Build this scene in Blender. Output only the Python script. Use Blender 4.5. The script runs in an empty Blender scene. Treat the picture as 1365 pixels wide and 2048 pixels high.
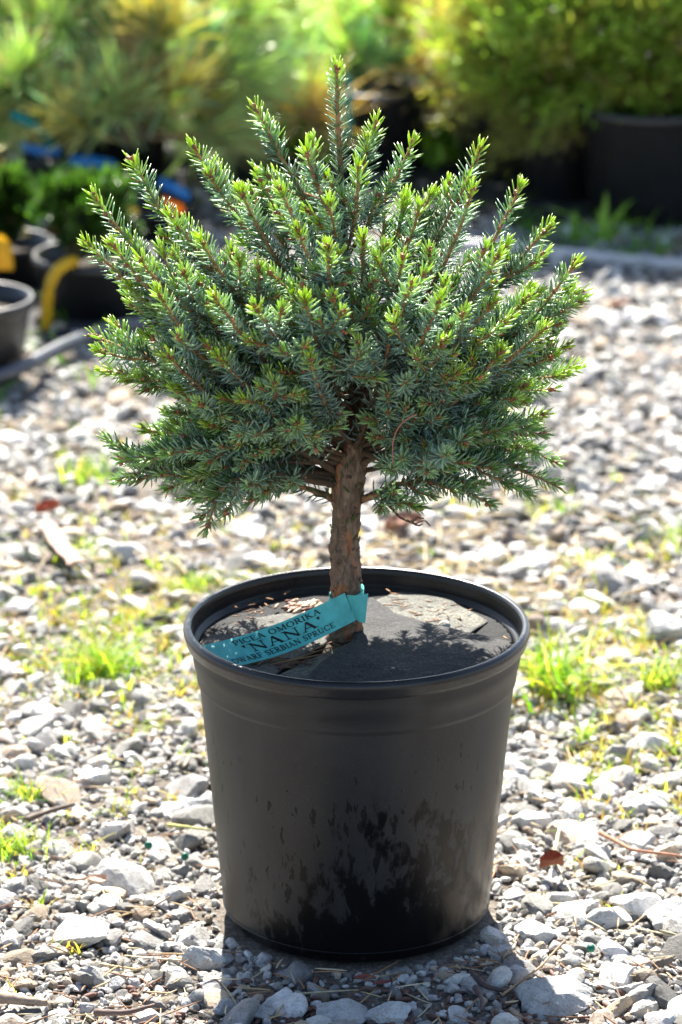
import bpy, math, random
import numpy as np
from mathutils import Vector

R = math.radians
SC = bpy.context.scene
COL = SC.collection

# ------------------------------------------------------------------ camera
FPX = 7000.0                       # focal length in photo pixels (1365x2048)
PITCH = R(18.2)
H = 0.275                          # pot height
CAM = np.array([-0.0137, -2.861, H + 1.041])
cd = bpy.data.cameras.new("camera")
cam = bpy.data.objects.new("camera", cd)
COL.objects.link(cam)
cam.location = CAM
cam.rotation_euler = (R(90) - PITCH, 0, 0)
cd.sensor_fit = 'VERTICAL'
cd.sensor_height = 36.0
cd.sensor_width = 24.0
cd.lens = FPX / 2048 * 36.0
cd.clip_start = 0.02
cd.clip_end = 400
cd.dof.use_dof = True
cd.dof.focus_distance = 2.90
cd.dof.aperture_fstop = 6.6
cd.dof.aperture_blades = 9
SC.camera = cam

# ------------------------------------------------------------------ light
SUN_EL, SUN_AZ = R(47), R(6)      # sun behind the plant, a little to its left
w = bpy.data.worlds.new("World")
SC.world = w
w.use_nodes = True
nt = w.node_tree
sky = nt.nodes.new('ShaderNodeTexSky')
sky.sky_type = 'NISHITA'
sky.sun_disc = False
sky.sun_elevation = SUN_EL
bg = nt.nodes['Background']
nt.links.new(sky.outputs[0], bg.inputs[0])
bg.inputs[1].default_value = 0.055
sdir = Vector((-math.sin(SUN_AZ) * math.cos(SUN_EL), math.cos(SUN_AZ) * math.cos(SUN_EL), math.sin(SUN_EL)))
sky.sun_rotation = math.atan2(sdir.x, sdir.y)
sl = bpy.data.lights.new("sun", 'SUN')
sl.energy = 5.0
sl.angle = R(0.53)
sl.color = (1.0, 0.945, 0.85)
so = bpy.data.objects.new("sun", sl)
COL.objects.link(so)
so.rotation_euler = (-sdir).to_track_quat('-Z', 'Y').to_euler()
so.location = (0, 3, 5)
SC.view_settings.view_transform = 'Standard'
SC.view_settings.look = 'None'
SC.view_settings.gamma = 1
SC.view_settings.exposure = 2.35
SC.cycles.max_bounces = 8
SC.cycles.transparent_max_bounces = 8
SC.cycles.sample_clamp_indirect = 6

# ------------------------------------------------------------------ projection helpers
FW = np.array([0, math.cos(PITCH), -math.sin(PITCH)])
DN = np.array([0, -math.sin(PITCH), -math.cos(PITCH)])
RT = np.array([1.0, 0, 0])


def ray(px, py):
    return FW + RT * (px - 682.5) / FPX + DN * (py - 1024) / FPX


def at(px, py, Y=0.0):
    d = ray(px, py)
    return CAM + d * ((Y - CAM[1]) / d[1])


def onz(px, py, z=0.0):
    d = ray(px, py)
    return CAM + d * ((z - CAM[2]) / d[2])


# ------------------------------------------------------------------ scene helpers
def tag(o, label=None, cat=None, group=None, kind=None):
    if label: o['label'] = label
    if cat: o['category'] = cat
    if group: o['group'] = group
    if kind: o['kind'] = kind
    return o


def empty(name, loc=(0, 0, 0)):
    o = bpy.data.objects.new(name, None)
    o.empty_display_size = 0.02
    COL.objects.link(o)
    o.location = loc
    return o


class Acc:
    """collects vertices, faces and per-vertex colours for ONE mesh"""
    def __init__(s):
        s.v, s.q, s.t, s.c, s.n = [], [], [], [], 0

    def add(s, v, quads=None, tris=None, col=(1, 1, 1)):
        v = np.asarray(v, float).reshape(-1, 3)
        if quads is not None and len(quads): s.q.append(np.asarray(quads, int).reshape(-1, 4) + s.n)
        if tris is not None and len(tris): s.t.append(np.asarray(tris, int).reshape(-1, 3) + s.n)
        c = np.asarray(col, float)
        if c.ndim == 1: c = np.tile(c, (len(v), 1))
        s.c.append(c)
        s.v.append(v)
        s.n += len(v)

    def tube(s, path, rad, n=7, col=(1, 1, 1), cap=True, jitter=0.0, rng=None):
        P = np.asarray(path, float)
        m = len(P)
        rad = np.broadcast_to(np.asarray(rad, float), (m,)).copy()
        T = np.gradient(P, axis=0)
        T /= np.linalg.norm(T, axis=1)[:, None] + 1e-12
        ref = np.array([0.13, 0.2, 0.97]) if abs(T[0, 2]) < 0.9 else np.array([1.0, 0.1, 0])
        V = []
        for i in range(m):
            a = np.cross(T[i], ref); a /= np.linalg.norm(a) + 1e-12
            b = np.cross(T[i], a)
            ref = -b if False else ref
            th = np.arange(n) * 2 * np.pi / n
            rr = rad[i] * (1 + (rng.uniform(-jitter, jitter, n) if rng is not None else 0))
            V.append(P[i] + (np.cos(th) * rr)[:, None] * a + (np.sin(th) * rr)[:, None] * b)
        V = np.concatenate(V)
        Q = []
        for i in range(m - 1):
            for k in range(n):
                k2 = (k + 1) % n
                Q.append((i * n + k, i * n + k2, (i + 1) * n + k2, (i + 1) * n + k))
        Tt = []
        if cap:
            V = np.concatenate([V, P[:1], P[-1:]])
            for k in range(n):
                k2 = (k + 1) % n
                Tt.append((m * n, k2, k)); Tt.append((m * n + 1, (m - 1) * n + k, (m - 1) * n + k2))
        s.add(V, Q, Tt, col)

    def lathe(s, prof, n=96, center=(0, 0, 0), col=(1, 1, 1), closed=False):
        prof = np.asarray(prof, float)
        m = len(prof)
        th = np.arange(n) * 2 * np.pi / n
        V = np.stack([prof[:, 0][:, None] * np.cos(th), prof[:, 0][:, None] * np.sin(th),
                      np.repeat(prof[:, 1][:, None], n, 1)], -1).reshape(-1, 3) + np.asarray(center)
        Q = []
        for i in range(m - 1):
            for k in range(n):
                k2 = (k + 1) % n
                Q.append((i * n + k, i * n + k2, (i + 1) * n + k2, (i + 1) * n + k))
        s.add(V, Q, None, col)

    def build(s, name, mat, parent=None, smooth=True, loc=None):
        me = bpy.data.meshes.new(name)
        V = np.concatenate(s.v) if s.v else np.zeros((0, 3))
        C = np.concatenate(s.c) if s.c else np.zeros((0, 3))
        q = np.concatenate(s.q) if s.q else np.zeros((0, 4), int)
        t = np.concatenate(s.t) if s.t else np.zeros((0, 3), int)
        off = np.zeros(3) if loc is None else np.asarray(loc, float)
        me.vertices.add(len(V))
        me.vertices.foreach_set('co', (V - off).ravel())
        me.loops.add(q.size + t.size)
        me.loops.foreach_set('vertex_index', np.concatenate([q.ravel(), t.ravel()]).astype(np.int32))
        me.polygons.add(len(q) + len(t))
        st = np.concatenate([np.arange(len(q)) * 4, q.size + np.arange(len(t)) * 3]).astype(np.int32)
        me.polygons.foreach_set('loop_start', st)
        me.update(calc_edges=True)
        me.polygons.foreach_set('use_smooth', np.full(len(q) + len(t), smooth, bool))
        a = me.color_attributes.new('Col', 'FLOAT_COLOR', 'POINT')
        a.data.foreach_set('color', np.concatenate([C, np.ones((len(C), 1))], 1).astype(np.float32).ravel())
        me.materials.append(mat)
        me.validate()
        o = bpy.data.objects.new(name, me)
        COL.objects.link(o)
        if loc is not None: o.location = off
        if parent is not None:
            o.parent = parent
            if loc is None:
                o.matrix_parent_inverse = (world_loc(parent)).inverted()
        return o


from mathutils import Matrix


def world_loc(o):
    m = Matrix.Translation(o.location)
    if o.parent is not None:
        return world_loc(o.parent) @ o.matrix_parent_inverse @ m
    return m


# ------------------------------------------------------------------ materials
def newmat(name):
    m = bpy.data.materials.new(name)
    m.use_nodes = True
    n = m.node_tree.nodes
    return m, n, m.node_tree.links, n['Principled BSDF']


def node(n, typ, **kw):
    x = n.new(typ)
    for k, v in kw.items():
        if k in x.inputs.keys(): x.inputs[k].default_value = v
        else: setattr(x, k, v)
    return x


def ramp(n, stops):
    r = n.new('ShaderNodeValToRGB')
    e = r.color_ramp.elements
    while len(e) < len(stops): e.new(0.5)
    for i, (p, c) in enumerate(stops):
        e[i].position = p
        e[i].color = (*c, 1) if len(c) == 3 else c
    return r


def mix(n, l, a, b, fac, mode='MIX'):
    x = n.new('ShaderNodeMix'); x.data_type = 'RGBA'; x.blend_type = mode
    for s, v in ((x.inputs[6], a), (x.inputs[7], b)):
        if hasattr(v, 'links') or hasattr(v, 'is_linked'): l.new(v, s)
        else: s.default_value = (*v, 1)
    if hasattr(fac, 'is_linked'): l.new(fac, x.inputs[0])
    else: x.inputs[0].default_value = fac
    return x.outputs[2]


def leafmat(name, rough=0.4, trans=0.35, tcol=1.6, spec=0.5):
    """vertex coloured leaf / needle, lets light through"""
    m, n, l, b = newmat(name)
    c = node(n, 'ShaderNodeVertexColor', layer_name='Col')
    l.new(c.outputs[0], b.inputs['Base Color'])
    b.inputs['Roughness'].default_value = rough
    b.inputs['Specular IOR Level'].default_value = spec
    t = n.new('ShaderNodeBsdfTranslucent')
    g = n.new('ShaderNodeMix'); g.data_type = 'RGBA'; g.blend_type = 'MULTIPLY'
    g.inputs[0].default_value = 1
    l.new(c.outputs[0], g.inputs[6]); g.inputs[7].default_value = (tcol, tcol * 1.05, tcol * 0.45, 1)
    l.new(g.outputs[2], t.inputs[0])
    ms = n.new('ShaderNodeMixShader'); ms.inputs[0].default_value = trans
    l.new(b.outputs[0], ms.inputs[1]); l.new(t.outputs[0], ms.inputs[2])
    l.new(ms.outputs[0], n['Material Output'].inputs[0])
    return m


def vmat(name, rough=0.8, nscale=200, nstr=0.3, cmul=(0.6, 1.15), bump=0.3, bdist=0.001, spec=0.3):
    """vertex coloured solid with procedural mottling and bump"""
    m, n, l, b = newmat(name)
    c = node(n, 'ShaderNodeVertexColor', layer_name='Col')
    tc = n.new('ShaderNodeTexCoord')
    nz = node(n, 'ShaderNodeTexNoise', Scale=nscale, Detail=6.0, Roughness=0.65)
    l.new(tc.outputs['Object'], nz.inputs['Vector'])
    r = ramp(n, [(0.3, (cmul[0],) * 3), (0.7, (cmul[1],) * 3)])
    l.new(nz.outputs[0], r.inputs[0])
    l.new(mix(n, l, c.outputs[0], r.outputs[0], 1.0, 'MULTIPLY'), b.inputs['Base Color'])
    b.inputs['Roughness'].default_value = rough
    b.inputs['Specular IOR Level'].default_value = spec
    bp = node(n, 'ShaderNodeBump', Strength=bump, Distance=bdist)
    l.new(nz.outputs[0], bp.inputs['Height'])
    l.new(bp.outputs[0], b.inputs['Normal'])
    return m


M_NEEDLE = leafmat('spruce_needle', 0.36, 0.35, 2.1, 0.5)
M_PINE = leafmat('pine_needle', 0.25, 0.35, 1.7)
M_LEAF = leafmat('leaf', 0.4, 0.4, 1.7)
M_GRASS = leafmat('grass_blade', 0.45, 0.45, 1.6)
M_TWIG = vmat('twig_bark', 0.75, 500, 0.3, (0.6, 1.2), 0.5, 0.0006)
M_BUD = vmat('bud_scale', 0.5, 900, 0.3, (0.6, 1.25), 0.5, 0.0004, 0.5)
M_STRAW = vmat('dry_litter', 0.75, 300, 0.3, (0.7, 1.15), 0.3, 0.0004)
M_BG = vmat('weathered', 0.6, 60, 0.3, (0.75, 1.15), 0.3, 0.001)
M_PELLET = vmat('pellet', 0.5, 400, 0.3, (0.8, 1.1), 0.2, 0.0003)

# stones
def stonemat(name):
    m, n, l, b = newmat(name)
    c = node(n, 'ShaderNodeVertexColor', layer_name='Col')
    tc = n.new('ShaderNodeTexCoord')
    n1 = node(n, 'ShaderNodeTexNoise', Scale=70.0, Detail=8.0, Roughness=0.7)
    n2 = node(n, 'ShaderNodeTexNoise', Scale=520.0, Detail=5.0, Roughness=0.7)
    vo = node(n, 'ShaderNodeTexVoronoi', Scale=900.0)
    for x in (n1, n2, vo): l.new(tc.outputs['Object'], x.inputs['Vector'])
    r1 = ramp(n, [(0.3, (0.55, 0.53, 0.50)), (0.5, (1.0, 1.0, 1.0)), (0.75, (1.2, 1.18, 1.12))])
    r2 = ramp(n, [(0.32, (0.5, 0.5, 0.5)), (0.47, (1, 1, 1)), (0.7, (1.15, 1.15, 1.15))])
    l.new(n1.outputs[0], r1.inputs[0]); l.new(n2.outputs[0], r2.inputs[0])
    x = mix(n, l, c.outputs[0], r1.outputs[0], 1.0, 'MULTIPLY')
    x = mix(n, l, x, r2.outputs[0], 0.8, 'MULTIPLY')
    l.new(x, b.inputs['Base Color'])
    b.inputs['Roughness'].default_value = 0.8
    b.inputs['Specular IOR Level'].default_value = 0.35
    ad = node(n, 'ShaderNodeMath', operation='ADD')
    l.new(n2.outputs[0], ad.inputs[0]); l.new(n1.outputs[0], ad.inputs[1])
    bp = node(n, 'ShaderNodeBump', Strength=0.8, Distance=0.0018)
    l.new(ad.outputs[0], bp.inputs['Height']); l.new(bp.outputs[0], b.inputs['Normal'])
    return m


M_STONE = stonemat('granite_stone')

# soil
def soilmat():
    m, n, l, b = newmat('gritty_soil')
    tc = n.new('ShaderNodeTexCoord')
    n1 = node(n, 'ShaderNodeTexNoise', Scale=6.0, Detail=8.0, Roughness=0.65)
    n2 = node(n, 'ShaderNodeTexNoise', Scale=260.0, Detail=8.0, Roughness=0.75)
    vo = node(n, 'ShaderNodeTexVoronoi', Scale=45.0)
    for x in (n1, n2, vo): l.new(tc.outputs['Object'], x.inputs['Vector'])
    r1 = ramp(n, [(0.35, (0.07, 0.058, 0.047)), (0.55, (0.15, 0.13, 0.11)), (0.75, (0.22, 0.20, 0.17))])
    r2 = ramp(n, [(0.35, (0.45, 0.45, 0.45)), (0.5, (1, 1, 1)), (0.62, (1.9, 1.9, 1.85))])
    l.new(n1.outputs[0], r1.inputs[0]); l.new(n2.outputs[0], r2.inputs[0])
    near = mix(n, l, r1.outputs[0], r2.outputs[0], 1.0, 'MULTIPLY')
    # gravel lies over the soil everywhere far from the pot
    r3 = ramp(n, [(0.0, (0.45, 0.44, 0.42)), (0.55, (0.30, 0.29, 0.28)), (0.8, (0.12, 0.11, 0.10))])
    l.new(vo.outputs['Distance'], r3.inputs[0])
    sx = n.new('ShaderNodeSeparateXYZ'); l.new(tc.outputs['Object'], sx.inputs[0])
    ln = node(n, 'ShaderNodeVectorMath', operation='LENGTH'); l.new(tc.outputs['Object'], ln.inputs[0])
    mr = node(n, 'ShaderNodeMapRange'); mr.inputs[1].default_value = 3.2; mr.inputs[2].default_value = 4.2
    l.new(ln.outputs['Value'], mr.inputs[0])
    l.new(mix(n, l, near, r3.outputs[0], mr.outputs[0]), b.inputs['Base Color'])
    b.inputs['Roughness'].default_value = 0.95
    b.inputs['Specular IOR Level'].default_value = 0.2
    bp = node(n, 'ShaderNodeBump', Strength=0.9, Distance=0.003)
    l.new(n2.outputs[0], bp.inputs['Height']); l.new(bp.outputs[0], b.inputs['Normal'])
    return m


M_SOIL = soilmat()


def potmat():
    m, n, l, b = newmat('black_plastic_pot')
    tc = n.new('ShaderNodeTexCoord')
    mp = n.new('ShaderNodeMapping'); mp.inputs['Scale'].default_value = (1, 1, 0.45)
    l.new(tc.outputs['Object'], mp.inputs[0])
    big = node(n, 'ShaderNodeTexNoise', Scale=14.0, Detail=6.0, Roughness=0.55, Distortion=0.6)
    mid = node(n, 'ShaderNodeTexNoise', Scale=52.0, Detail=8.0, Roughness=0.68, Distortion=0.35)
    dust = node(n, 'ShaderNodeTexNoise', Scale=900.0, Detail=3.0, Roughness=0.6)
    for x in (big, mid): l.new(mp.outputs[0], x.inputs['Vector'])
    l.new(tc.outputs['Object'], dust.inputs['Vector'])
    sx = n.new('ShaderNodeSeparateXYZ'); l.new(tc.outputs['Object'], sx.inputs[0])
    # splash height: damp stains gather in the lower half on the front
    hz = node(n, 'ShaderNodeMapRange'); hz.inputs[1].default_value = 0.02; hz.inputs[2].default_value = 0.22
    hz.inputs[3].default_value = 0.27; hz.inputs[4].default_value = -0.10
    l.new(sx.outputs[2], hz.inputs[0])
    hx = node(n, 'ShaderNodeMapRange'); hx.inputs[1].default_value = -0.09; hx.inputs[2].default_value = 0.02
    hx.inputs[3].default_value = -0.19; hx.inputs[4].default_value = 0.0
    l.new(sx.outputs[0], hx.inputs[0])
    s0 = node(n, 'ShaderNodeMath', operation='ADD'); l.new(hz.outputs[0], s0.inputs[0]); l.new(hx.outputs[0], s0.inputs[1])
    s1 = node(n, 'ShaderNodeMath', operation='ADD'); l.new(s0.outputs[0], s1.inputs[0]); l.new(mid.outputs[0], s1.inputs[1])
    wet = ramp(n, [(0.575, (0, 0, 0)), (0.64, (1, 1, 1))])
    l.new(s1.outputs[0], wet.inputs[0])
    dr = ramp(n, [(0.3, (0.006, 0.0065, 0.008)), (0.5, (0.011, 0.012, 0.0145)), (0.75, (0.023, 0.023, 0.024))])
    l.new(big.outputs[0], dr.inputs[0])
    speck = ramp(n, [(0.62, (0, 0, 0)), (0.74, (1, 1, 1))]); l.new(dust.outputs[0], speck.inputs[0])
    sm = node(n, 'ShaderNodeMath', operation='MULTIPLY'); sm.inputs[1].default_value = 0.5
    l.new(speck.outputs[0], sm.inputs[0])
    dry = mix(n, l, dr.outputs[0], (0.11, 0.10, 0.09), sm.outputs[0])
    # reflected light on the lower right, painted into the wall colour
    bounce = node(n, 'ShaderNodeMapRange'); bounce.inputs[1].default_value = 0.06; bounce.inputs[2].default_value = 0.12
    l.new(sx.outputs[0], bounce.inputs[0])
    mz = node(n, 'ShaderNodeMapRange'); mz.inputs[1].default_value = 0.15; mz.inputs[2].default_value = 0.03
    l.new(sx.outputs[2], mz.inputs[0])
    mm = node(n, 'ShaderNodeMath', operation='MULTIPLY'); l.new(bounce.outputs[0], mm.inputs[0]); l.new(mz.outputs[0], mm.inputs[1])
    mt = ramp(n, [(0.42, (0, 0, 0)), (0.6, (0.8, 0.8, 0.8))]); l.new(mid.outputs[0], mt.inputs[0])
    m2 = node(n, 'ShaderNodeMath', operation='MULTIPLY'); l.new(mm.outputs[0], m2.inputs[0]); l.new(mt.outputs[0], m2.inputs[1])
    mps = n.new('ShaderNodeMapping'); mps.inputs['Scale'].default_value = (1, 1, 0.32)
    l.new(tc.outputs['Object'], mps.inputs[0])
    wob = node(n, 'ShaderNodeTexNoise', Scale=260.0, Detail=3.0)
    l.new(mps.outputs[0], wob.inputs['Vector'])
    wm = mix(n, l, mps.outputs[0], wob.outputs['Color'], 0.012)
    vs = node(n, 'ShaderNodeTexVoronoi', Scale=95.0); l.new(wm, vs.inputs['Vector'])
    gat = node(n, 'ShaderNodeTexNoise', Scale=12.0, Detail=3.0); l.new(tc.outputs['Object'], gat.inputs['Vector'])
    sg = node(n, 'ShaderNodeMapRange'); sg.inputs[1].default_value = 0.38; sg.inputs[2].default_value = 0.66; sg.inputs[3].default_value = 0.08; sg.inputs[4].default_value = 0.36
    l.new(gat.outputs[0], sg.inputs[0])
    zlim = node(n, 'ShaderNodeMapRange'); zlim.inputs[1].default_value = 0.225; zlim.inputs[2].default_value = 0.16
    l.new(sx.outputs[2], zlim.inputs[0])
    thr = node(n, 'ShaderNodeMath', operation='MULTIPLY'); l.new(sg.outputs[0], thr.inputs[0]); l.new(zlim.outputs[0], thr.inputs[1])
    lt = node(n, 'ShaderNodeMath', operation='LESS_THAN'); l.new(vs.outputs['Distance'], lt.inputs[0]); l.new(thr.outputs[0], lt.inputs[1])
    ls = node(n, 'ShaderNodeMath', operation='MULTIPLY'); ls.inputs[1].default_value = 0.9; l.new(lt.outputs[0], ls.inputs[0])
    dry = mix(n, l, dry, (0.004, 0.004, 0.0045), ls.outputs[0])
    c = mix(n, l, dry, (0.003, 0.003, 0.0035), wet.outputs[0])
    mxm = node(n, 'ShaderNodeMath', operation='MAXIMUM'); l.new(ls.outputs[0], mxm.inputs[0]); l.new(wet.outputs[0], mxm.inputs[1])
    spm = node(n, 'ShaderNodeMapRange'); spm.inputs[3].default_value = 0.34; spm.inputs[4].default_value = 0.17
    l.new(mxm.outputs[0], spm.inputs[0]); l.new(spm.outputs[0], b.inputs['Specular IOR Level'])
    c = mix(n, l, c, (0.16, 0.12, 0.085), m2.outputs[0])
    l.new(c, b.inputs['Base Color'])
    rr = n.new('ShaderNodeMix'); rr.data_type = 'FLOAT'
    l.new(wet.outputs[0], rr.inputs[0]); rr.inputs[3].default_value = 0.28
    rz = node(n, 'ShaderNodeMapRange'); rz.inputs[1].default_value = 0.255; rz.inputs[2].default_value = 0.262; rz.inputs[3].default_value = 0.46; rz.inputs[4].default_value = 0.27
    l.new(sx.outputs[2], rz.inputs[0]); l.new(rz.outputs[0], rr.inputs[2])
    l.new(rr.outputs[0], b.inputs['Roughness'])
    bp = node(n, 'ShaderNodeBump', Strength=0.25, Distance=0.0006)
    l.new(dust.outputs[0], bp.inputs['Height']); l.new(bp.outputs[0], b.inputs['Normal'])
    return m


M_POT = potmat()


def feltmat():
    m, n, l, b = newmat('grey_felt')
    tc = n.new('ShaderNodeTexCoord')
    a = node(n, 'ShaderNodeTexNoise', Scale=420.0, Detail=8.0, Roughness=0.8)
    g = node(n, 'ShaderNodeTexNoise', Scale=22.0, Detail=5.0, Roughness=0.6)
    l.new(tc.outputs['Object'], a.inputs['Vector']); l.new(tc.outputs['Object'], g.inputs['Vector'])
    c = node(n, 'ShaderNodeVertexColor', layer_name='Col')
    r = ramp(n, [(0.36, (0.35, 0.35, 0.36)), (0.5, (0.85, 0.85, 0.85)), (0.64, (2.0, 2.0, 1.9))]); l.new(a.outputs[0], r.inputs[0])
    r2 = ramp(n, [(0.35, (0.75, 0.75, 0.76)), (0.7, (1.25, 1.22, 1.15))]); l.new(g.outputs[0], r2.inputs[0])
    x = mix(n, l, c.outputs[0], r.outputs[0], 1.0, 'MULTIPLY')
    x = mix(n, l, x, r2.outputs[0], 1.0, 'MULTIPLY')
    l.new(x, b.inputs['Base Color'])
    b.inputs['Roughness'].default_value = 0.9
    b.inputs['Specular IOR Level'].default_value = 0.25
    bp = node(n, 'ShaderNodeBump', Strength=0.6, Distance=0.0008)
    l.new(a.outputs[0], bp.inputs['Height'])
    b3 = node(n, 'ShaderNodeBump', Strength=1.0, Distance=0.006)
    l.new(g.outputs[0], b3.inputs['Height']); l.new(bp.outputs[0], b3.inputs['Normal'])
    l.new(b3.outputs[0], b.inputs['Normal'])
    return m


M_FELT = feltmat()


def barkmat():
    m, n, l, b = newmat('spruce_bark')
    tc = n.new('ShaderNodeTexCoord')
    mp = n.new('ShaderNodeMapping'); mp.inputs['Scale'].default_value = (1, 1, 0.35)
    l.new(tc.outputs['Object'], mp.inputs[0])
    a = node(n, 'ShaderNodeTexNoise', Scale=150.0, Detail=8.0, Roughness=0.7, Distortion=0.8)
    g = node(n, 'ShaderNodeTexNoise', Scale=55.0, Detail=4.0, Roughness=0.6, Distortion=0.5)
    v = node(n, 'ShaderNodeTexVoronoi', Scale=130.0, feature='DISTANCE_TO_EDGE')
    for x in (a, g, v): l.new(mp.outputs[0], x.inputs['Vector'])
    r = ramp(n, [(0.28, (0.05, 0.032, 0.022)), (0.45, (0.13, 0.085, 0.055)), (0.58, (0.21, 0.14, 0.09)), (0.75, (0.29, 0.22, 0.16))])
    l.new(a.outputs[0], r.inputs[0])
    rr = ramp(n, [(0.55, (0, 0, 0)), (0.66, (1, 1, 1))]); l.new(g.outputs[0], rr.inputs[0])
    c = mix(n, l, r.outputs[0], (0.34, 0.13, 0.05), rr.outputs[0])
    er = ramp(n, [(0.0, (0.7, 0.68, 0.66)), (0.10, (1, 1, 1))]); l.new(v.outputs['Distance'], er.inputs[0])
    c = mix(n, l, c, er.outputs[0], 0.85, 'MULTIPLY')
    l.new(c, b.inputs['Base Color'])
    b.inputs['Roughness'].default_value = 0.85
    ad = node(n, 'ShaderNodeMath', operation='ADD')
    l.new(a.outputs[0], ad.inputs[0]); l.new(er.outputs[0], ad.inputs[1])
    bp = node(n, 'ShaderNodeBump', Strength=1.0, Distance=0.0015)
    l.new(ad.outputs[0], bp.inputs['Height']); l.new(bp.outputs[0], b.inputs['Normal'])
    return m


M_BARK = barkmat()


def plain(name, col, rough=0.5, spec=0.4, nscale=120, amt=0.12, trans=0.0):
    m, n, l, b = newmat(name)
    tc = n.new('ShaderNodeTexCoord')
    a = node(n, 'ShaderNodeTexNoise', Scale=float(nscale), Detail=5.0, Roughness=0.6)
    l.new(tc.outputs['Object'], a.inputs['Vector'])
    r = ramp(n, [(0.3, tuple(c * (1 - amt * 2) for c in col)), (0.7, tuple(c * (1 + amt) for c in col))])
    l.new(a.outputs[0], r.inputs[0]); l.new(r.outputs[0], b.inputs['Base Color'])
    b.inputs['Roughness'].default_value = rough
    b.inputs['Specular IOR Level'].default_value = spec
    if trans:
        t = n.new('ShaderNodeBsdfTranslucent'); l.new(r.outputs[0], t.inputs[0])
        ms = n.new('ShaderNodeMixShader'); ms.inputs[0].default_value = trans
        l.new(b.outputs[0], ms.inputs[1]); l.new(t.outputs[0], ms.inputs[2])
        l.new(ms.outputs[0], n['Material Output'].inputs[0])
    return m


M_TEAL = plain('teal_vinyl', (0.14, 0.60, 0.57), 0.5, 0.3, 90, 0.10, 0.3)
M_INK = plain('black_ink', (0.012, 0.012, 0.014), 0.5)
M_YEL = plain('yellow_vinyl', (0.75, 0.45, 0.01), 0.4, 0.4, 60, 0.08, 0.3)
M_BLUE = plain('blue_vinyl', (0.02, 0.22, 0.62), 0.35, 0.5, 60, 0.08, 0.3)
M_ORANGE = plain('orange_vinyl', (0.85, 0.28, 0.01), 0.4, 0.4, 60, 0.08, 0.3)
M_TEALBG = plain('teal_ribbon', (0.0, 0.24, 0.22), 0.4, 0.4, 60, 0.08, 0.25)
M_BGPOT = plain('nursery_pot_plastic', (0.012, 0.012, 0.013), 0.38, 0.5, 30, 0.15)
M_HOSE = plain('grey_pipe', (0.20, 0.21, 0.23), 0.4, 0.5, 40, 0.12)
M_PIPE = plain('pale_pipe', (0.42, 0.42, 0.43), 0.45, 0.5, 40, 0.12)
M_HOSEB = plain('dark_hose', (0.06, 0.065, 0.08), 0.35, 0.6, 40, 0.12)
M_POTSOIL = plain('potting_soil', (0.05, 0.04, 0.03), 0.95, 0.2, 150, 0.3)

rng = np.random.default_rng(7)
random.seed(7)

# ------------------------------------------------------------------ ground sheet
def vnoise(x, y, s, seed=0):
    """cheap smooth value noise"""
    x = np.asarray(x) * s; y = np.asarray(y) * s
    xi = np.floor(x).astype(int); yi = np.floor(y).astype(int)
    fx = x - xi; fy = y - yi
    fx = fx * fx * (3 - 2 * fx); fy = fy * fy * (3 - 2 * fy)
    def h(a, b):
        v = np.sin(a * 127.1 + b * 311.7 + seed * 74.7) * 43758.5453
        return v - np.floor(v)
    return (h(xi, yi) * (1 - fx) + h(xi + 1, yi) * fx) * (1 - fy) + (h(xi, yi + 1) * (1 - fx) + h(xi + 1, yi + 1) * fx) * fy


def gz(x, y):
    x = np.asarray(x, float); y = np.asarray(y, float)
    r = np.hypot(x, y)
    z = (vnoise(x, y, 5.0, 1) - 0.5) * 0.010 + (vnoise(x, y, 14.0, 2) - 0.5) * 0.005 + (vnoise(x, y, 70.0, 3) - 0.5) * 0.003
    return z * np.clip((r - 0.10) / 0.1, 0, 1) * np.clip(30 - r, 0, 1) - 0.002


fine = np.arange(-1.2, 1.2001, 0.012)
xs = np.concatenate([[-150, -60, -25, -10, -5, -3, -2, -1.5], fine, [1.5, 2, 3, 5, 10, 25, 60, 150]])
fy = np.arange(-0.6, 3.8, 0.014)
ys = np.concatenate([[-150, -60, -25, -10, -5, -3, -1.8, -1.0], fy, [4.2, 5, 6, 8, 12, 25, 60, 150]])
X, Y = np.meshgrid(xs, ys)
g = Acc()
nx, ny = len(xs), len(ys)
i = np.arange(nx * ny).reshape(ny, nx)
g.add(np.stack([X, Y, gz(X, Y)], -1).reshape(-1, 3),
      np.stack([i[:-1, :-1], i[:-1, 1:], i[1:, 1:], i[1:, :-1]], -1).reshape(-1, 4))
tag(g.build('ground', M_SOIL), 'gritty grey brown soil under the gravel', 'ground', kind='structure')

# ------------------------------------------------------------------ stones
def ico(sub):
    t = (1 + 5 ** 0.5) / 2
    v = [(-1, t, 0), (1, t, 0), (-1, -t, 0), (1, -t, 0), (0, -1, t), (0, 1, t), (0, -1, -t), (0, 1, -t), (t, 0, -1), (t, 0, 1), (-t, 0, -1), (-t, 0, 1)]
    f = [(0, 11, 5), (0, 5, 1), (0, 1, 7), (0, 7, 10), (0, 10, 11), (1, 5, 9), (5, 11, 4), (11, 10, 2), (10, 7, 6), (7, 1, 8), (3, 9, 4), (3, 4, 2), (3, 2, 6), (3, 6, 8), (3, 8, 9), (4, 9, 5), (2, 4, 11), (6, 2, 10), (8, 6, 7), (9, 8, 1)]
    v = [np.array(a, float) / np.linalg.norm(a) for a in v]
    for _ in range(sub):
        d, nf = {}, []
        def mid(a, b):
            k = (min(a, b), max(a, b))
            if k not in d:
                m = v[a] + v[b]; v.append(m / np.linalg.norm(m)); d[k] = len(v) - 1
            return d[k]
        for a, b, c in f:
            ab, bc, ca = mid(a, b), mid(b, c), mid(c, a)
            nf += [(a, ab, ca), (b, bc, ab), (c, ca, bc), (ab, bc, ca)]
        f = nf
    return np.array(v), np.array(f)


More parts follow.
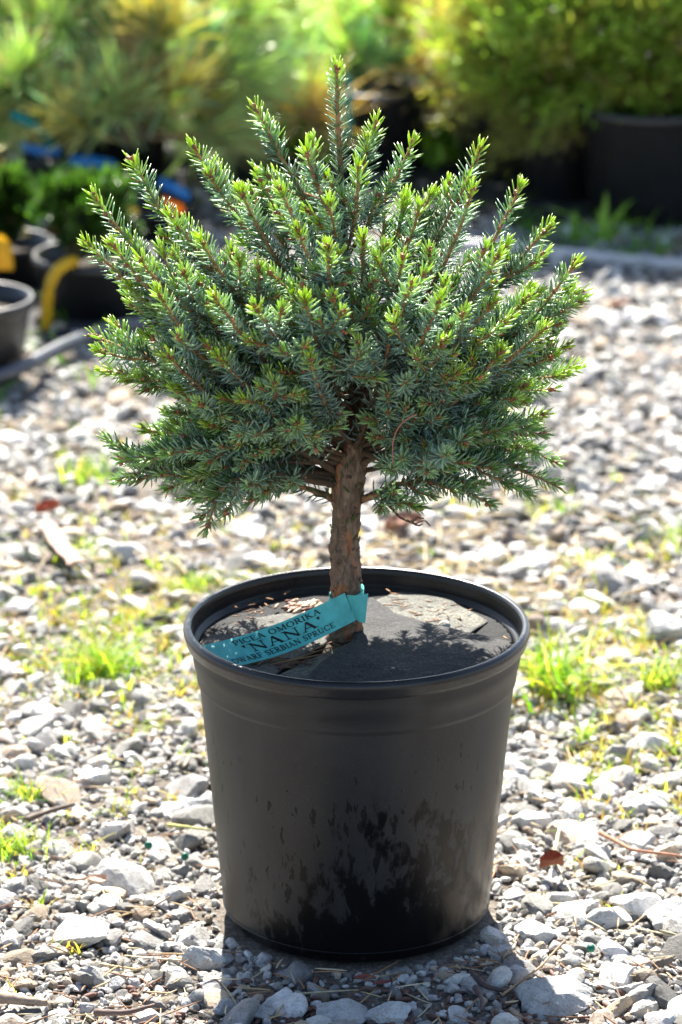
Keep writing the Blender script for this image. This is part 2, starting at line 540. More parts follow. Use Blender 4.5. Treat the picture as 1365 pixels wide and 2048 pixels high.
def rock(V, r, sharp=1.0, planes=14):
    """crushed-stone outline: a sphere cut by random planes"""
    N = r.normal(size=(planes, 3)); N /= np.linalg.norm(N, axis=1)[:, None]
    D = r.uniform(0.55, 0.95, planes)
    dots = V @ N.T
    rad = np.where(dots > 1e-3, D / np.maximum(dots, 1e-3), 9).min(1)
    rad = np.minimum(rad, 1.15)
    rad = rad * sharp + (1 - sharp) * 0.85
    return V * rad[:, None]


I1, F1 = ico(1)
I2, F2 = ico(2)
I4, F4 = ico(4)
SH1 = [rock(I1, rng, 0.9, 9) for _ in range(30)]
SH2 = [rock(I2, rng, 0.92, 12) for _ in range(30)]


def rotm(r, n):
    q = r.normal(size=(n, 4)); q /= np.linalg.norm(q, axis=1)[:, None]
    a, b, c, d = q.T
    return np.stack([np.stack([1 - 2 * (c * c + d * d), 2 * (b * c - a * d), 2 * (b * d + a * c)], -1),
                     np.stack([2 * (b * c + a * d), 1 - 2 * (b * b + d * d), 2 * (c * d - a * b)], -1),
                     np.stack([2 * (b * d - a * c), 2 * (c * d + a * b), 1 - 2 * (b * b + c * c)], -1)], -2)


def stonecol(r, n):
    base = 0.17 + 0.39 * r.random(n) ** 1.1
    c = np.stack([base * 1.03, base, base * r.uniform(0.90, 1.0, n)], -1)
    k = r.random(n)
    c[k < 0.10] *= np.array([0.95, 0.78, 0.62])       # rusty
    c[(k > 0.10) & (k < 0.22)] *= 0.42                # dark
    c[k > 0.93] *= 1.25                               # quartz
    return np.clip(c, 0.03, 0.72)


big_spots = []     # (x, y, r) keep the loose gravel off the named stones


def cover(x, y):
    """0..1: how much gravel lies here (less on the bare soil before the pot and in the weedy strips)"""
    c = 0.95 - 0.72 * np.exp(-(((x - 0.02) / 0.19) ** 2 + ((y + 0.20) / 0.10) ** 2))
    c = c - 0.35 * (vnoise(x, y, 6.5, 9) > 0.66)
    c = c - 0.25 * np.exp(-(((x + 0.27) / 0.15) ** 2 + ((y - 0.72) / 0.22) ** 2))
    c = c - 0.25 * np.exp(-(((x - 0.28) / 0.10) ** 2 + ((y - 0.56) / 0.18) ** 2))
    return np.clip(c, 0.12, 1)


def scatter(acc, n, y0, y1, smin, smax, shapes, F, power=2.2, zl=0.35, marg=1.5, seed=0):
    r = np.random.default_rng(100 + seed)
    y = r.uniform(y0, y1, n * 2)
    hw = (y + 2.861) * 0.0975 * marg + 0.05
    keep = r.random(n * 2) < hw / hw.max()
    y = y[keep][:n]; hw = hw[keep][:n]
    x = r.uniform(-1, 1, len(y)) * hw
    s = smin + (smax - smin) * r.random(len(y)) ** power
    ok = (np.hypot(x, y) > 0.122 + s * 0.8) & (r.random(len(y)) < cover(x, y))
    for bx, by, br in big_spots:
        ok &= np.hypot(x - bx, (y - by)) > br * 0.8 + s * 0.3
    x, y, s = x[ok], y[ok], s[ok]
    Rm = rotm(r, len(x))
    idx = r.integers(0, len(shapes), len(x))
    sc = np.stack([np.ones(len(x)), r.uniform(0.6, 0.95, len(x)), r.uniform(0.45, 0.8, len(x))], -1) * s[:, None]
    col = stonecol(r, len(x))
    rz = r.uniform(0, 2 * np.pi, len(x))
    zo = gz(x, y) + s * r.uniform(0.02, zl, len(x))
    nv = len(shapes[0])
    for k in range(len(shapes)):
        m = idx == k
        if not m.any(): continue
        P = shapes[k][None] * sc[m][:, None, :]
        # mild tilt, then random heading
        tl = r.normal(0, 0.25, (m.sum(), 2))
        z = P[..., 2] + P[..., 0] * tl[:, :1] + P[..., 1] * tl[:, 1:]
        c, sn = np.cos(rz[m])[:, None], np.sin(rz[m])[:, None]
        W = np.stack([P[..., 0] * c - P[..., 1] * sn + x[m][:, None], P[..., 0] * sn + P[..., 1] * c + y[m][:, None], z + zo[m][:, None]], -1)
        kk = m.sum()
        T = (F[None] + (np.arange(kk) * nv)[:, None, None]).reshape(-1, 3)
        acc.add(W.reshape(-1, 3), None, T, np.repeat(col[m], nv, 0))


# named stones: (px, py of centre, px width, flatness, grey, spin, label)
STONES = [
    (425, 1912, 125, .50, .40, .15, 'angular grey stone half in the pot shadow at its left foot'),
    (155, 1868, 130, .42, .47, .10, 'wide flat white stone left of the half shaded grey stone'),
    (178, 2012, 52, .95, .40, 1.2, 'rounded upright grey stone at the lower left with a stick beside it'),
    (300, 2020, 80, .50, .45, .4, 'pale wedge stone at the bottom edge right of the rounded upright stone'),
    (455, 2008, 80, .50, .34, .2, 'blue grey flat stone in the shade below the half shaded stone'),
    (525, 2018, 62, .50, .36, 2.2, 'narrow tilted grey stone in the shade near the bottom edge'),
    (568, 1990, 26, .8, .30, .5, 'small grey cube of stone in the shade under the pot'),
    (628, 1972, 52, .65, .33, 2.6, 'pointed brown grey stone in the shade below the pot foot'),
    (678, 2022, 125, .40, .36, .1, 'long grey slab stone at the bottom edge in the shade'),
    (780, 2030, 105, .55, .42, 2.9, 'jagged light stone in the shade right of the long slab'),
    (720, 1942, 24, .8, .42, .9, 'little round pebble alone on the dark soil before the pot'),
    (1215, 1838, 112, .55, .47, 2.8, 'large blocky white stone right of the pot, the biggest in the sun'),
    (1070, 1868, 88, .60, .44, .3, 'rough white stone sunlit beside the edge of the pot shadow'),
    (1120, 1800, 66, .55, .42, 2.7, 'oblong grey stone behind the large blocky white stone'),
    (1030, 1790, 66, .60, .36, .7, 'rugged grey stone close to the right foot of the pot'),
    (1070, 1643, 88, .55, .46, .5, 'smooth tilted white stone right of the pot above the curled leaf'),
    (1002, 1637, 54, .55, .46, 2.9, 'white flat stone touching the right wall of the pot in view'),
    (1338, 1835, 110, .55, .44, .6, 'big pale stone cut by the right edge of the photo'),
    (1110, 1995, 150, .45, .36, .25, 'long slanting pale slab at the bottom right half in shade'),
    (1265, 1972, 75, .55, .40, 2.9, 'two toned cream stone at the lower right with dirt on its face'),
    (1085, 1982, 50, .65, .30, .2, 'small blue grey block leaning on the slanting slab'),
    (1235, 1455, 62, .75, .18, .7, 'dark faceted stone right of the pot among pale ones'),
    (1290, 1490, 100, .55, .46, 2.6, 'broad white slab stone next to the dark faceted stone'),
    (1300, 1600, 78, .5, .45, .2, 'flat light stone on the right between slab and gravel'),
    (1195, 1590, 48, .6, .44, 1.2, 'chalky wedge of stone standing in fine gravel on the right'),
    (1270, 1680, 90, .4, .42, 2.7, 'low pale stone crossed by a dry stem on the right'),
    (378, 1605, 58, .75, .55, .3, 'round white stone just left of the pot wall'),
    (1025, 1082, 62, .75, .16, 2.8, 'brown blocky stone alone in the blurred gravel behind the pot'),
    (40, 1215, 60, .65, .56, .2, 'bright white stone in the weeds at the left edge'),
    (215, 1395, 44, .7, .50, .5, 'white stone just below the left grass clump'),
    (1170, 1225, 95, .45, .50, .1, 'long white stone right of the pot rim in the blur'),
    (1120, 1320, 60, .55, .56, .4, 'white stone among the grass right of the pot rim'),
    (1330, 1265, 90, .6, .44, .2, 'blurred grey stone at the right edge above the grass'),
    (1290, 1130, 60, .55, .30, .1, 'grey stone with dark foot far right behind the pot'),
    (25, 1440, 50, .6, .40, .7, 'grey stone at the left edge below the grass'),
    (340, 1880, 40, .6, .44, .7, 'small white stone touching the half shaded stone'),
    (225, 1960, 60, .6, .43, 2.5, 'craggy white stone above the stick at the lower left'),
    (20, 868, 70, .35, .50, .1, 'flat white stone by the left edge below the small pots'),
]
for px, py, wpx, fl, gr, sp, lab in STONES:
    p = onz(px, py, 0.0)
    depth = (p - CAM) @ FW
    big_spots.append((p[0], p[1], wpx / FPX * depth / 2))

gr = Acc()
scatter(gr, 3000, -0.50, 0.75, 0.006, 0.017, SH2, F2, 2.6, 0.35, 1.6, 1)
scatter(gr, 38000, -0.50, 0.75, 0.0018, 0.0068, SH1, F1, 1.6, 0.6, 1.5, 2)
scatter(gr, 520, -0.45, 1.0, 0.014, 0.026, SH2, F2, 1.5, 0.2, 1.6, 3)
scatter(gr, 10500, 0.70, 3.7, 0.006, 0.021, SH2, F2, 2.4, 0.35, 1.5, 4)
scatter(gr, 15000, 0.70, 2.6, 0.003, 0.010, SH1, F1, 1.5, 0.6, 1.4, 5)
tag(gr.build('gravel', M_STONE, smooth=False), 'loose pale grey crushed gravel all round the pot', 'gravel', kind='stuff')

for k, (px, py, wpx, fl, gry, sp, lab) in enumerate(STONES):
    r = np.random.default_rng(900 + k)
    p = onz(px, py + 4, 0.0)
    s = big_spots[k][2]
    V = rock(I4, r, 0.97, 15)
    # erosion
    for f, am in ((3.0, 0.05), (8.0, 0.03), (20.0, 0.016)):
        V = V * (1 + am * (vnoise(V[:, 0] + V[:, 2] * .7 + k, V[:, 1] - V[:, 2] * .4, f, k) - 0.5) * 2)[:, None]
    V = V * np.array([s, s * 0.72, s * fl])
    V *= s / np.abs(V[:, 0]).max()
    V[:, 2] += V[:, 0] * r.normal(0, .10)
    a = sp if sp < 1.6 else sp - math.pi
    c, sn = math.cos(a), math.sin(a)
    V = np.stack([V[:, 0] * c - V[:, 1] * sn, V[:, 0] * sn + V[:, 1] * c, V[:, 2]], -1)
    p = np.array([p[0], p[1], gz(p[0], p[1]) - V[:, 2].min() * 0.45])
    warm = 0.97 if gry > .2 else 0.8
    A = Acc(); A.add(V + p, None, F4, (gry, gry * (0.99 if gry > .2 else .85), gry * warm))
    tag(A.build('stone', M_STONE, smooth=False, loc=p), lab, 'stone')

# ------------------------------------------------------------------ pot
pot = empty('plant_pot', (0, 0, 0))
tag(pot, 'large black plastic nursery pot with a rolled rim and water stains', 'plant pot')


def wall(z):                    # outer radius of the wall
    return 0.1185 + (0.1395 - 0.1185) * (z - 0.012) / (0.245 - 0.012)


body = Acc()
prof = [(0.0, 0.010), (0.095, 0.010), (0.100, 0.004), (0.1125, 0.003), (0.1150, 0.006), (0.1155, 0.011), (0.1178, 0.0125), (0.1185, 0.015)]
prof += [(wall(z), z) for z in np.linspace(0.02, 0.222, 14)]
prof += [(wall(0.224) + 0.0002, 0.2240), (wall(0.226) + 0.0016, 0.2255), (wall(0.228) + 0.0018, 0.228),
         (wall(0.238) + 0.0016, 0.239), (wall(0.24) + 0.003, 0.2405), (wall(0.25) + 0.0035, 0.2505), (0.1435, 0.257)]
prof += [(0.1440, 0.2585), (0.1462, 0.2590), (0.1485, 0.2605), (0.1492, 0.2630), (0.1498, 0.2655), (0.1507, 0.2680), (0.1510, 0.2705),
         (0.1500, 0.2732), (0.1485, 0.2746), (0.1462, 0.2750), (0.1445, 0.2745), (0.1435, 0.2730), (0.1430, 0.2700)]
# moulded grooves inside the lip, then the inner shoulder
for zz in np.arange(0.2680, 0.2585, -0.0016):
    prof += [(0.1426, zz), (0.1431, zz - 0.0008)]
prof += [(0.1420, 0.2575), (0.1405, 0.2565), (0.1385, 0.2560), (0.1375, 0.2540)]
prof += [(wall(z) - 0.003, z) for z in (0.24, 0.20, 0.10, 0.03)] + [(0.0, 0.014)]
body.lathe(prof, 144)
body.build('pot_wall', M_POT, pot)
b2 = Acc()
# embossed seam that runs round the foot
th = np.linspace(0, 2 * np.pi, 145)
b2.lathe([(0.1181, 0.0135), (0.1192, 0.0139), (0.1193, 0.0146), (0.1184, 0.0150)], 144)
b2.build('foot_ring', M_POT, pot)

# soil inside
sp_ = Acc()
rr_ = np.linspace(0, 0.1345, 24)
tt_ = np.arange(72) * 2 * np.pi / 72
Vs = np.array([[r * math.cos(t), r * math.sin(t), 0.246 + 0.004 * vnoise(r * math.cos(t), r * math.sin(t), 45, 5) + 0.003 * vnoise(r * math.cos(t), r * math.sin(t), 150, 6) + 0.013 * math.exp(-((r * math.cos(t) + .006) ** 2 + (r * math.sin(t) + .008) ** 2) / .00075)] for r in rr_ for t in tt_])
Qs = [(a * 72 + b, a * 72 + (b + 1) % 72, (a + 1) * 72 + (b + 1) % 72, (a + 1) * 72 + b) for a in range(23) for b in range(72)]
sp_.add(Vs, Qs)
tag(sp_.build('potting_soil', M_POTSOIL), 'dark potting soil glimpsed between the felt pieces', 'soil', kind='stuff')


def felt(poly, z, name, label, col, bulge=0.0, tilt=(0, 0), clip=0.1365, n=46, thick=0.0014, seed=0, edgedrop=0.0):
    """felt sheet cut to a px polygon, lying at height z inside the pot"""
    P = np.array([onz(a, b, z)[:2] for a, b in poly])
    lo, hi = P.min(0) - 0.002, P.max(0) + 0.002
    step = 0.0028
    gx = np.arange(lo[0], hi[0] + step, step); gy = np.arange(lo[1], hi[1] + step, step)

    def inside(x, y):
        c = np.zeros(x.shape, bool)
        j = len(P) - 1
        for i in range(len(P)):
            cond = ((P[i, 1] > y) != (P[j, 1] > y)) & (x < (P[j, 0] - P[i, 0]) * (y - P[i, 1]) / (P[j, 1] - P[i, 1] + 1e-12) + P[i, 0])
            c ^= cond
            j = i
        return c & (np.hypot(x, y) < clip)

    def nearest(x, y):
        best = np.full(x.shape, 9.0); bx = x.copy(); by = y.copy()
        j = len(P) - 1
        for i in range(len(P)):
            a, b = P[j], P[i]; d = b - a
            t = np.clip(((x - a[0]) * d[0] + (y - a[1]) * d[1]) / (d @ d + 1e-12), 0, 1)
            qx, qy = a[0] + t * d[0], a[1] + t * d[1]
            e = np.hypot(x - qx, y - qy)
            m = e < best
            best = np.where(m, e, best); bx = np.where(m, qx, bx); by = np.where(m, qy, by)
            j = i
        return bx, by, best
    GX, GY = np.meshgrid(gx, gy)
    cx, cy = (GX[:-1, :-1] + step / 2), (GY[:-1, :-1] + step / 2)
    cell = inside(cx, cy)
    used = np.zeros(GX.shape, bool)
    used[:-1, :-1] |= cell; used[1:, :-1] |= cell; used[:-1, 1:] |= cell; used[1:, 1:] |= cell
    ins = inside(GX, GY)
    qx, qy, e = nearest(GX, GY)
    # boundary vertices slide onto the outline
    full = np.zeros(GX.shape, int)
    full[:-1, :-1] += cell; full[1:, :-1] += cell; full[:-1, 1:] += cell; full[1:, 1:] += cell
    bnd = used & (full < 4) & (e < step * 1.3)
    GX = np.where(bnd, qx, GX); GY = np.where(bnd, qy, GY)
    rr = np.hypot(GX, GY); over = rr > clip
    GX = np.where(over, GX * clip / rr, GX); GY = np.where(over, GY * clip / rr, GY)
    c0 = P.mean(0)
    ext = (hi - lo).max() / 2
    Z = z + bulge * (1 - ((GX - c0[0]) ** 2 + (GY - c0[1]) ** 2) / ext ** 2) + tilt[0] * (GX - c0[0]) + tilt[1] * (GY - c0[1]) \
        + 0.0034 * (vnoise(GX, GY, 24, seed) - .5) + 0.0006 * (vnoise(GX, GY, 110, seed) - .5)
    idx = -np.ones(GX.shape, int)
    idx[used] = np.arange(used.sum())
    top = np.stack([GX, GY, Z], -1)[used]
    nV = len(top)
    q = np.stack([idx[:-1, :-1], idx[:-1, 1:], idx[1:, 1:], idx[1:, :-1]], -1)[cell]
    A = Acc()
    from collections import Counter
    E = Counter()
    for f in q:
        for a in range(4): E[(f[a], f[(a + 1) % 4])] += 1
    sides = [(a, b, b + nV, a + nV)[::-1] for (a, b) in E if (b, a) not in E]
    A.add(np.concatenate([top, top - [0, 0, thick]]), np.concatenate([q, q[:, ::-1] + nV, np.array(sides)]), None, col)
    return tag(A.build(name, M_FELT), label, 'weed mat')


ell = lambda t, r=0.1365, z=0.252: np.array([r * math.cos(t), r * math.sin(t), z])


def topx(p):
    d = np.asarray(p) - CAM
    k = d @ FW
    return (682.5 + FPX * (d @ RT) / k, 1024 + FPX * (d @ DN) / k)


arc = lambda a0, a1, z, r=0.14, n=24: [topx(ell(R(t), r, z)) for t in np.linspace(a0, a1, n)]
# back felt: lies against the back wall, both sides of the trunk
ZB = 0.2545
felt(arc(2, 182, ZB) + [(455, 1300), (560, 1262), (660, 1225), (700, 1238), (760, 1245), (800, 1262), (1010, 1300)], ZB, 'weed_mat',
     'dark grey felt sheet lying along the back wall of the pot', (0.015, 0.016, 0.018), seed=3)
felt([(741, 1203), (800, 1180), (900, 1200), (976, 1241), (934, 1272), (880, 1290), (760, 1290), (735, 1240)], ZB + 0.003, 'weed_mat',
     'pale square cornered felt flap behind the trunk on the right', (0.11, 0.11, 0.10), seed=4, bulge=0.001)
felt([(741, 1203), (790, 1238), (870, 1262), (1030, 1292), (1100, 1300), (1080, 1400), (900, 1450), (760, 1455), (560, 1420), (640, 1345), (705, 1300), (715, 1260)],
     ZB + 0.0065, 'weed_mat', 'broad grey felt lobe in front of the trunk on the right', (0.036, 0.036, 0.038), bulge=0.009, seed=5, tilt=(-0.03, 0.02))
felt([(395, 1290), (480, 1245), (560, 1232), (640, 1225), (668, 1245), (672, 1268), (650, 1290), (600, 1318), (560, 1345), (480, 1400), (380, 1360)],
     ZB + 0.0035, 'weed_mat', 'speckled grey felt lobe under the teal label', (0.075, 0.075, 0.072), bulge=0.003, seed=6)
felt([(694, 1288), (702, 1300), (640, 1345), (600, 1375), (520, 1400), (500, 1385), (600, 1325)], ZB + 0.0055, 'weed_mat',
     'narrow pale felt strip slanting from the trunk to the front rim', (0.12, 0.125, 0.105), seed=7)

# ------------------------------------------------------------------ litter on the felt
def chip(acc, p, ln, wd, ang, col, lift=0.0008, bend=0.15, tz=0.0):
    d = np.array([math.cos(ang), math.sin(ang), tz])
    n_ = np.array([-math.sin(ang), math.cos(ang), 0])
    t = np.linspace(-.5, .5, 5)
    path = np.asarray(p) + t[:, None] * d * ln + (bend * ln * (0.25 - t ** 2))[:, None] * n_ + np.array([0, 0, lift])
    acc.tube(path, wd * np.array([.5, .9, 1, .85, .4]), 5, col)


pel = Acc()
for k in range(70):
    px, py = rng.normal(612, 26), rng.normal(1214, 7)
    z = ZB + 0.003 + max(0, 0.005 * (1 - abs(px - 612) / 55)) * rng.random()
    p = onz(px, py, z)
    c = np.array([0.50, 0.36, 0.25]) * rng.uniform(0.6, 1.25)
    if rng.random() < .2: c = np.array([0.14, 0.05, 0.03])
    chip(pel, p, rng.uniform(0.005, 0.011), rng.uniform(0.0013, 0.0021), rng.uniform(0, 1.2), c, 0.001, 0.02, rng.uniform(-.2, .3))
tag(pel.build('feed_pellets', M_PELLET), 'heap of tan feed pellets behind the teal label', 'pellets', kind='stuff')

lit = Acc()
for px, py, ln, ang in [(480, 1190, 9, .5), (540, 1200, 8, 2.6), (560, 1235, 8, .8), (470, 1215, 10, 2.2), (595, 1170, 9, 2.3), (780, 1168, 9, .9), (855, 1176, 8, 2.5),
                        (795, 1208, 14, 2.6), (812, 1216, 15, .7), (826, 1226, 12, 2.4), (838, 1232, 9, .3), (868, 1245, 12, .2), (775, 1212, 10, 2.9), (920, 1240, 8, 2.2),
                        (751, 1298, 10, 2.4), (742, 1350, 9, 2.4), (1012, 1278, 9, 2.0), (690, 1245, 10, 1.2), (682, 1262, 12, 2.0), (700, 1275, 9, .4), (520, 1225, 7, .2),
                        (575, 1188, 12, 1.1), (790, 1190, 9, 2.7), (800, 1202, 16, .15), (470, 1290, 6, 1.0), (560, 1300, 4, .3)]:
    chip(lit, onz(px, py, ZB + 0.0085 if px > 735 and py > 1245 else ZB + 0.004), ln / 1000, 0.0007, ang, np.array([0.26, 0.14, 0.07]) * rng.uniform(.6, 1.7), 0.0012, 0.2)
for k in range(34):
    px, py = rng.normal(560, 34), rng.normal(1328, 5)
    chip(lit, onz(px, py, ZB + 0.0045), rng.uniform(.006, .022), 0.0007, rng.normal(0.35, .5), np.array([0.13, 0.07, 0.04]) * rng.uniform(.5, 1.8), 0.0012, 0.1)
chip(lit, onz(630, 1310, ZB + 0.006), 0.052, 0.0008, 0.75, (0.22, 0.12, 0.06), 0.002, 0.1)
chip(lit, onz(600, 1322, ZB + 0.006), 0.06, 0.0008, 0.5, (0.30, 0.18, 0.09), 0.002, 0.05)
chip(lit, onz(650, 1296, ZB + 0.006), 0.04, 0.0007, 0.9, (0.25, 0.13, 0.07), 0.0025, 0.05)
for k in range(90):
    px, py = (rng.normal(500, 60), rng.normal(1225, 28)) if k % 3 == 0 else ((rng.normal(850, 70), rng.normal(1225, 20)) if k % 3 == 1 else (rng.normal(690, 40), rng.normal(1290, 14)))
    q = onz(px, py, ZB + 0.006)
    if math.hypot(q[0], q[1]) > .128: continue
    chip(lit, q, rng.uniform(.004, .012), rng.uniform(.0004, .0009), rng.uniform(0, 3.1), np.array([0.24, 0.13, 0.07]) * rng.uniform(.5, 1.8), 0.001, 0.15)
tag(lit.build('plant_litter', M_STRAW), 'brown needles and bark chips strewn on the felt', 'litter', kind='stuff')
# snail-like bleached bit on the felt
sn = Acc(); Vr = rock(I2, np.random.default_rng(5), .8, 10) * [0.0055, .0045, .0045]
ps = onz(889, 1252, ZB + 0.010)
sn.add(Vr + ps, None, F2, (.42, .40, .33))
tag(sn.build('pebble', M_STONE, loc=ps), 'tiny cream pebble lying on the felt behind the trunk', 'pebble')

# ------------------------------------------------------------------ spruce
NT = np.array([0.0, 0.14, 0.75, 1.0])


class Needles:
    def __init__(s): s.o, s.d, s.u, s.l, s.w, s.ct, s.cb = [], [], [], [], [], [], []

    def add(s, o, d, u, l, w, ct, cb):
        s.o.append(o); s.d.append(d); s.u.append(u); s.l.append(l); s.w.append(w); s.ct.append(ct); s.cb.append(cb)

    def mesh(s):
        o, d, u = np.concatenate(s.o), np.concatenate(s.d), np.concatenate(s.u)
        l, w_ = np.concatenate(s.l), np.concatenate(s.w)
        ct, cb = np.concatenate(s.ct), np.concatenate(s.cb)
        d = d / np.linalg.norm(d, axis=1)[:, None]
        u = u - (u * d).sum(1)[:, None] * d
        u /= np.linalg.norm(u, axis=1)[:, None] + 1e-9
        sd = np.cross(d, u)
        n = len(o)
        V, C = [], []
        for t, ww in ((0.0, 0.35), (0.16, 0.95), (0.72, 1.0)):
            c = o + d * (l * t)[:, None] + u * (l * 0.10 * t * t)[:, None]
            W, Tn = (w_ * ww / 2)[:, None], (w_ * ww * 0.28)[:, None]
            V += [c + sd * W, c + u * Tn, c - sd * W, c - u * Tn]
            e = (ct + cb) / 2
            e = cb * 0.68 + ct * 0.32
            C += [e, ct, e, cb]
        V.append(o + d * l[:, None] + u * (l * 0.10)[:, None]); C.append(ct * 0.5 + cb * 0.5)
        V = np.stack(V, 1); C = np.stack(C, 1)
        q = []
        for r_ in range(2):
            for k in range(4):
                k2 = (k + 1) % 4
                q.append((r_ * 4 + k, r_ * 4 + k2, r_ * 4 + 4 + k2, r_ * 4 + 4 + k))
        t = [(8 + k, 8 + (k + 1) % 4, 12) for k in range(4)]
        off = (np.arange(n) * 13)[:, None, None]
        a = Acc()
        a.add(V.reshape(-1, 3), (np.array(q)[None] + off).reshape(-1, 4), (np.array(t)[None] + off).reshape(-1, 3), C.reshape(-1, 3))
        return a


def resample(P, step):
    P = np.asarray(P)
    s = np.concatenate([[0], np.cumsum(np.linalg.norm(np.diff(P, axis=0), axis=1))])
    n = max(3, int(s[-1] / step) + 1)
    t = np.linspace(0, s[-1], n)
    return np.stack([np.interp(t, s, P[:, k]) for k in range(3)], -1), s[-1]


def bez(a, b, c, n=16):
    t = np.linspace(0, 1, n)[:, None]
    return (1 - t) ** 2 * a + 2 * t * (1 - t) * b + t ** 2 * c


BUDV, BUDF = ico(1)


def bud(acc, p, d, ln, r, wdt=0.42):
    d = d / np.linalg.norm(d)
    a = np.cross(d, [0.3, 0.9, 0.1]); a /= np.linalg.norm(a); b = np.cross(d, a)
    V = BUDV * [wdt * ln, wdt * ln, ln / 2]
    V[:, :2] *= (1 - 0.55 * np.clip(V[:, 2:] / (ln / 2), 0, 1))
    W = p + V[:, :1] * a + V[:, 1:2] * b + (V[:, 2:] + ln * .35) * d
    acc.add(W, None, BUDF, np.array([0.30, 0.10, 0.045]) * r.uniform(0.55, 1.3))


def shoot(N, W, B, path, r0, r1, bare=0.0, r=None, dens=1.0, tipfresh=1.0, nl=0.0146, brown=False, stemcol=None):
    """a needled shoot along path; bare = leading fraction without needles"""
    r = r or rng
    P, L = resample(path, 0.004)
    m = len(P)
    # irregular kinks
    k = np.cumsum(r.normal(0, 0.00022, (m, 3)), axis=0); k[0] = 0
    P = P + k * np.linspace(0, 1, m)[:, None]
    f = np.linspace(0, 1, m)
    oldc, newc = np.array([0.10, 0.065, 0.04]), np.array([0.36, 0.19, 0.085])
    if stemcol is not None: newc = np.array(stemcol)
    cc = oldc + (newc - oldc) * np.clip((f * L - (L - 0.09)) / 0.04, 0, 1)[:, None]
    W.tube(P, r0 + (r1 - r0) * f, 6, np.concatenate([np.repeat(cc, 6, 0), cc[:1], cc[-1:]]), True, 0.12, r)
    n = int(L * (1 - bare) * 1300 * dens)
    if n < 4: return
    s = bare + (1 - bare) * np.sort(r.random(n))
    # older wood keeps fewer needles
    age = L * (1 - s)
    keep = r.random(n) < np.clip(1.15 - age / 0.17, 0.25, 1)
    s = s[keep]; age = age[keep]; n = len(s)
    x = s * (m - 1); i0 = np.minimum(x.astype(int), m - 2); fr = (x - i0)[:, None]
    O = P[i0] * (1 - fr) + P[i0 + 1] * fr
    T = P[i0 + 1] - P[i0]; T /= np.linalg.norm(T, axis=1)[:, None] + 1e-12
    ph = np.cumsum(np.full(n, 2.39996)) + r.normal(0, .25, n)
    ref = np.array([0.05, 0.08, 1.0])
    a = np.cross(T, ref); nn = np.linalg.norm(a, axis=1)
    a = np.where(nn[:, None] < 0.15, np.cross(T, [1.0, 0, 0]), a)
    a /= np.linalg.norm(a, axis=1)[:, None]
    b = np.cross(a, T)
    n_ = np.cos(ph)[:, None] * a + np.sin(ph)[:, None] * b
    tipf = np.clip(1 - age / 0.016, 0, 1)                     # 1 at the very tip
    th = R(62) - R(38) * tipf + r.normal(0, R(7), n)
    # shorter, flatter underneath
    under = np.clip(-np.sin(ph), 0, 1) * (1 - np.abs(T[:, 2]))
    d = np.cos(th)[:, None] * T + np.sin(th)[:, None] * n_
    d[:, 2] += 0.12
    u = T - (T * d).sum(1)[:, None] * d
    l = nl * r.uniform(0.78, 1.12, n) * (1 - 0.22 * tipf) * (1 - 0.25 * under)
    w_ = r.uniform(0.0017, 0.0023, n)
    rr = r0 + (r1 - r0) * s
    O = O + n_ * (rr * 0.7)[:, None]
    v = r.uniform(0.75, 1.25, n)[:, None]
    green = np.array([0.048, 0.135, 0.016]) * v
    blue = np.array([0.45, 0.60, 0.56]) * r.uniform(0.75, 1.2, n)[:, None]
    fresh = np.array([0.40, 0.52, 0.035]) * v
    fz = (np.clip(1.25 - age / 0.020, 0, 1) * tipfresh)[:, None] * r.uniform(.7, 1.0, n)[:, None]
    fz = np.clip(fz, 0, 1)
    yg = np.array([0.10, 0.22, 0.035])
    gz_ = np.clip(1 - age / 0.06, 0, 1)[:, None] * 0.55
    green = green * (1 - gz_) + yg * v * gz_
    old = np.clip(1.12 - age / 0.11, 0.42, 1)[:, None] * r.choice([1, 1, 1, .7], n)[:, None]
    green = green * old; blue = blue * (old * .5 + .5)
    dead = (r.random(n) < .012)[:, None]
    green = np.where(dead, np.array([.22, .12, .04]), green); blue = np.where(dead, np.array([.25, .14, .05]), blue)
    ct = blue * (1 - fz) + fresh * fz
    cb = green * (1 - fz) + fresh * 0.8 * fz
    if brown:
        ct = ct * 0.3 + np.array([.2, .1, .04]) * 0.7; cb = cb * 0.3 + np.array([.2, .1, .04]) * .7
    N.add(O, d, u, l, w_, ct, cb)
    # buds
    tipd = P[-1] - P[-3]; tipd /= np.linalg.norm(tipd)
    for _ in range(4 if tipfresh > .5 else 2):
        q = tipd + r.normal(0, .45, 3)
        bud(B, P[-1] - tipd * r.uniform(0.001, 0.009), q, r.uniform(0.0035, 0.0055), r)
    for _ in range(int(min(L, .1) * 60)):
        j = min(m - 1, int(m * (1 - r.random() ** 1.3 * min(1, .06 / L))))
        q = r.normal(0, 1, 3); q -= (q @ tipd) * tipd; q /= np.linalg.norm(q)
        bud(B, P[j] + q * 0.001, q + tipd * 0.9, r.uniform(0.0028, 0.0048), r)


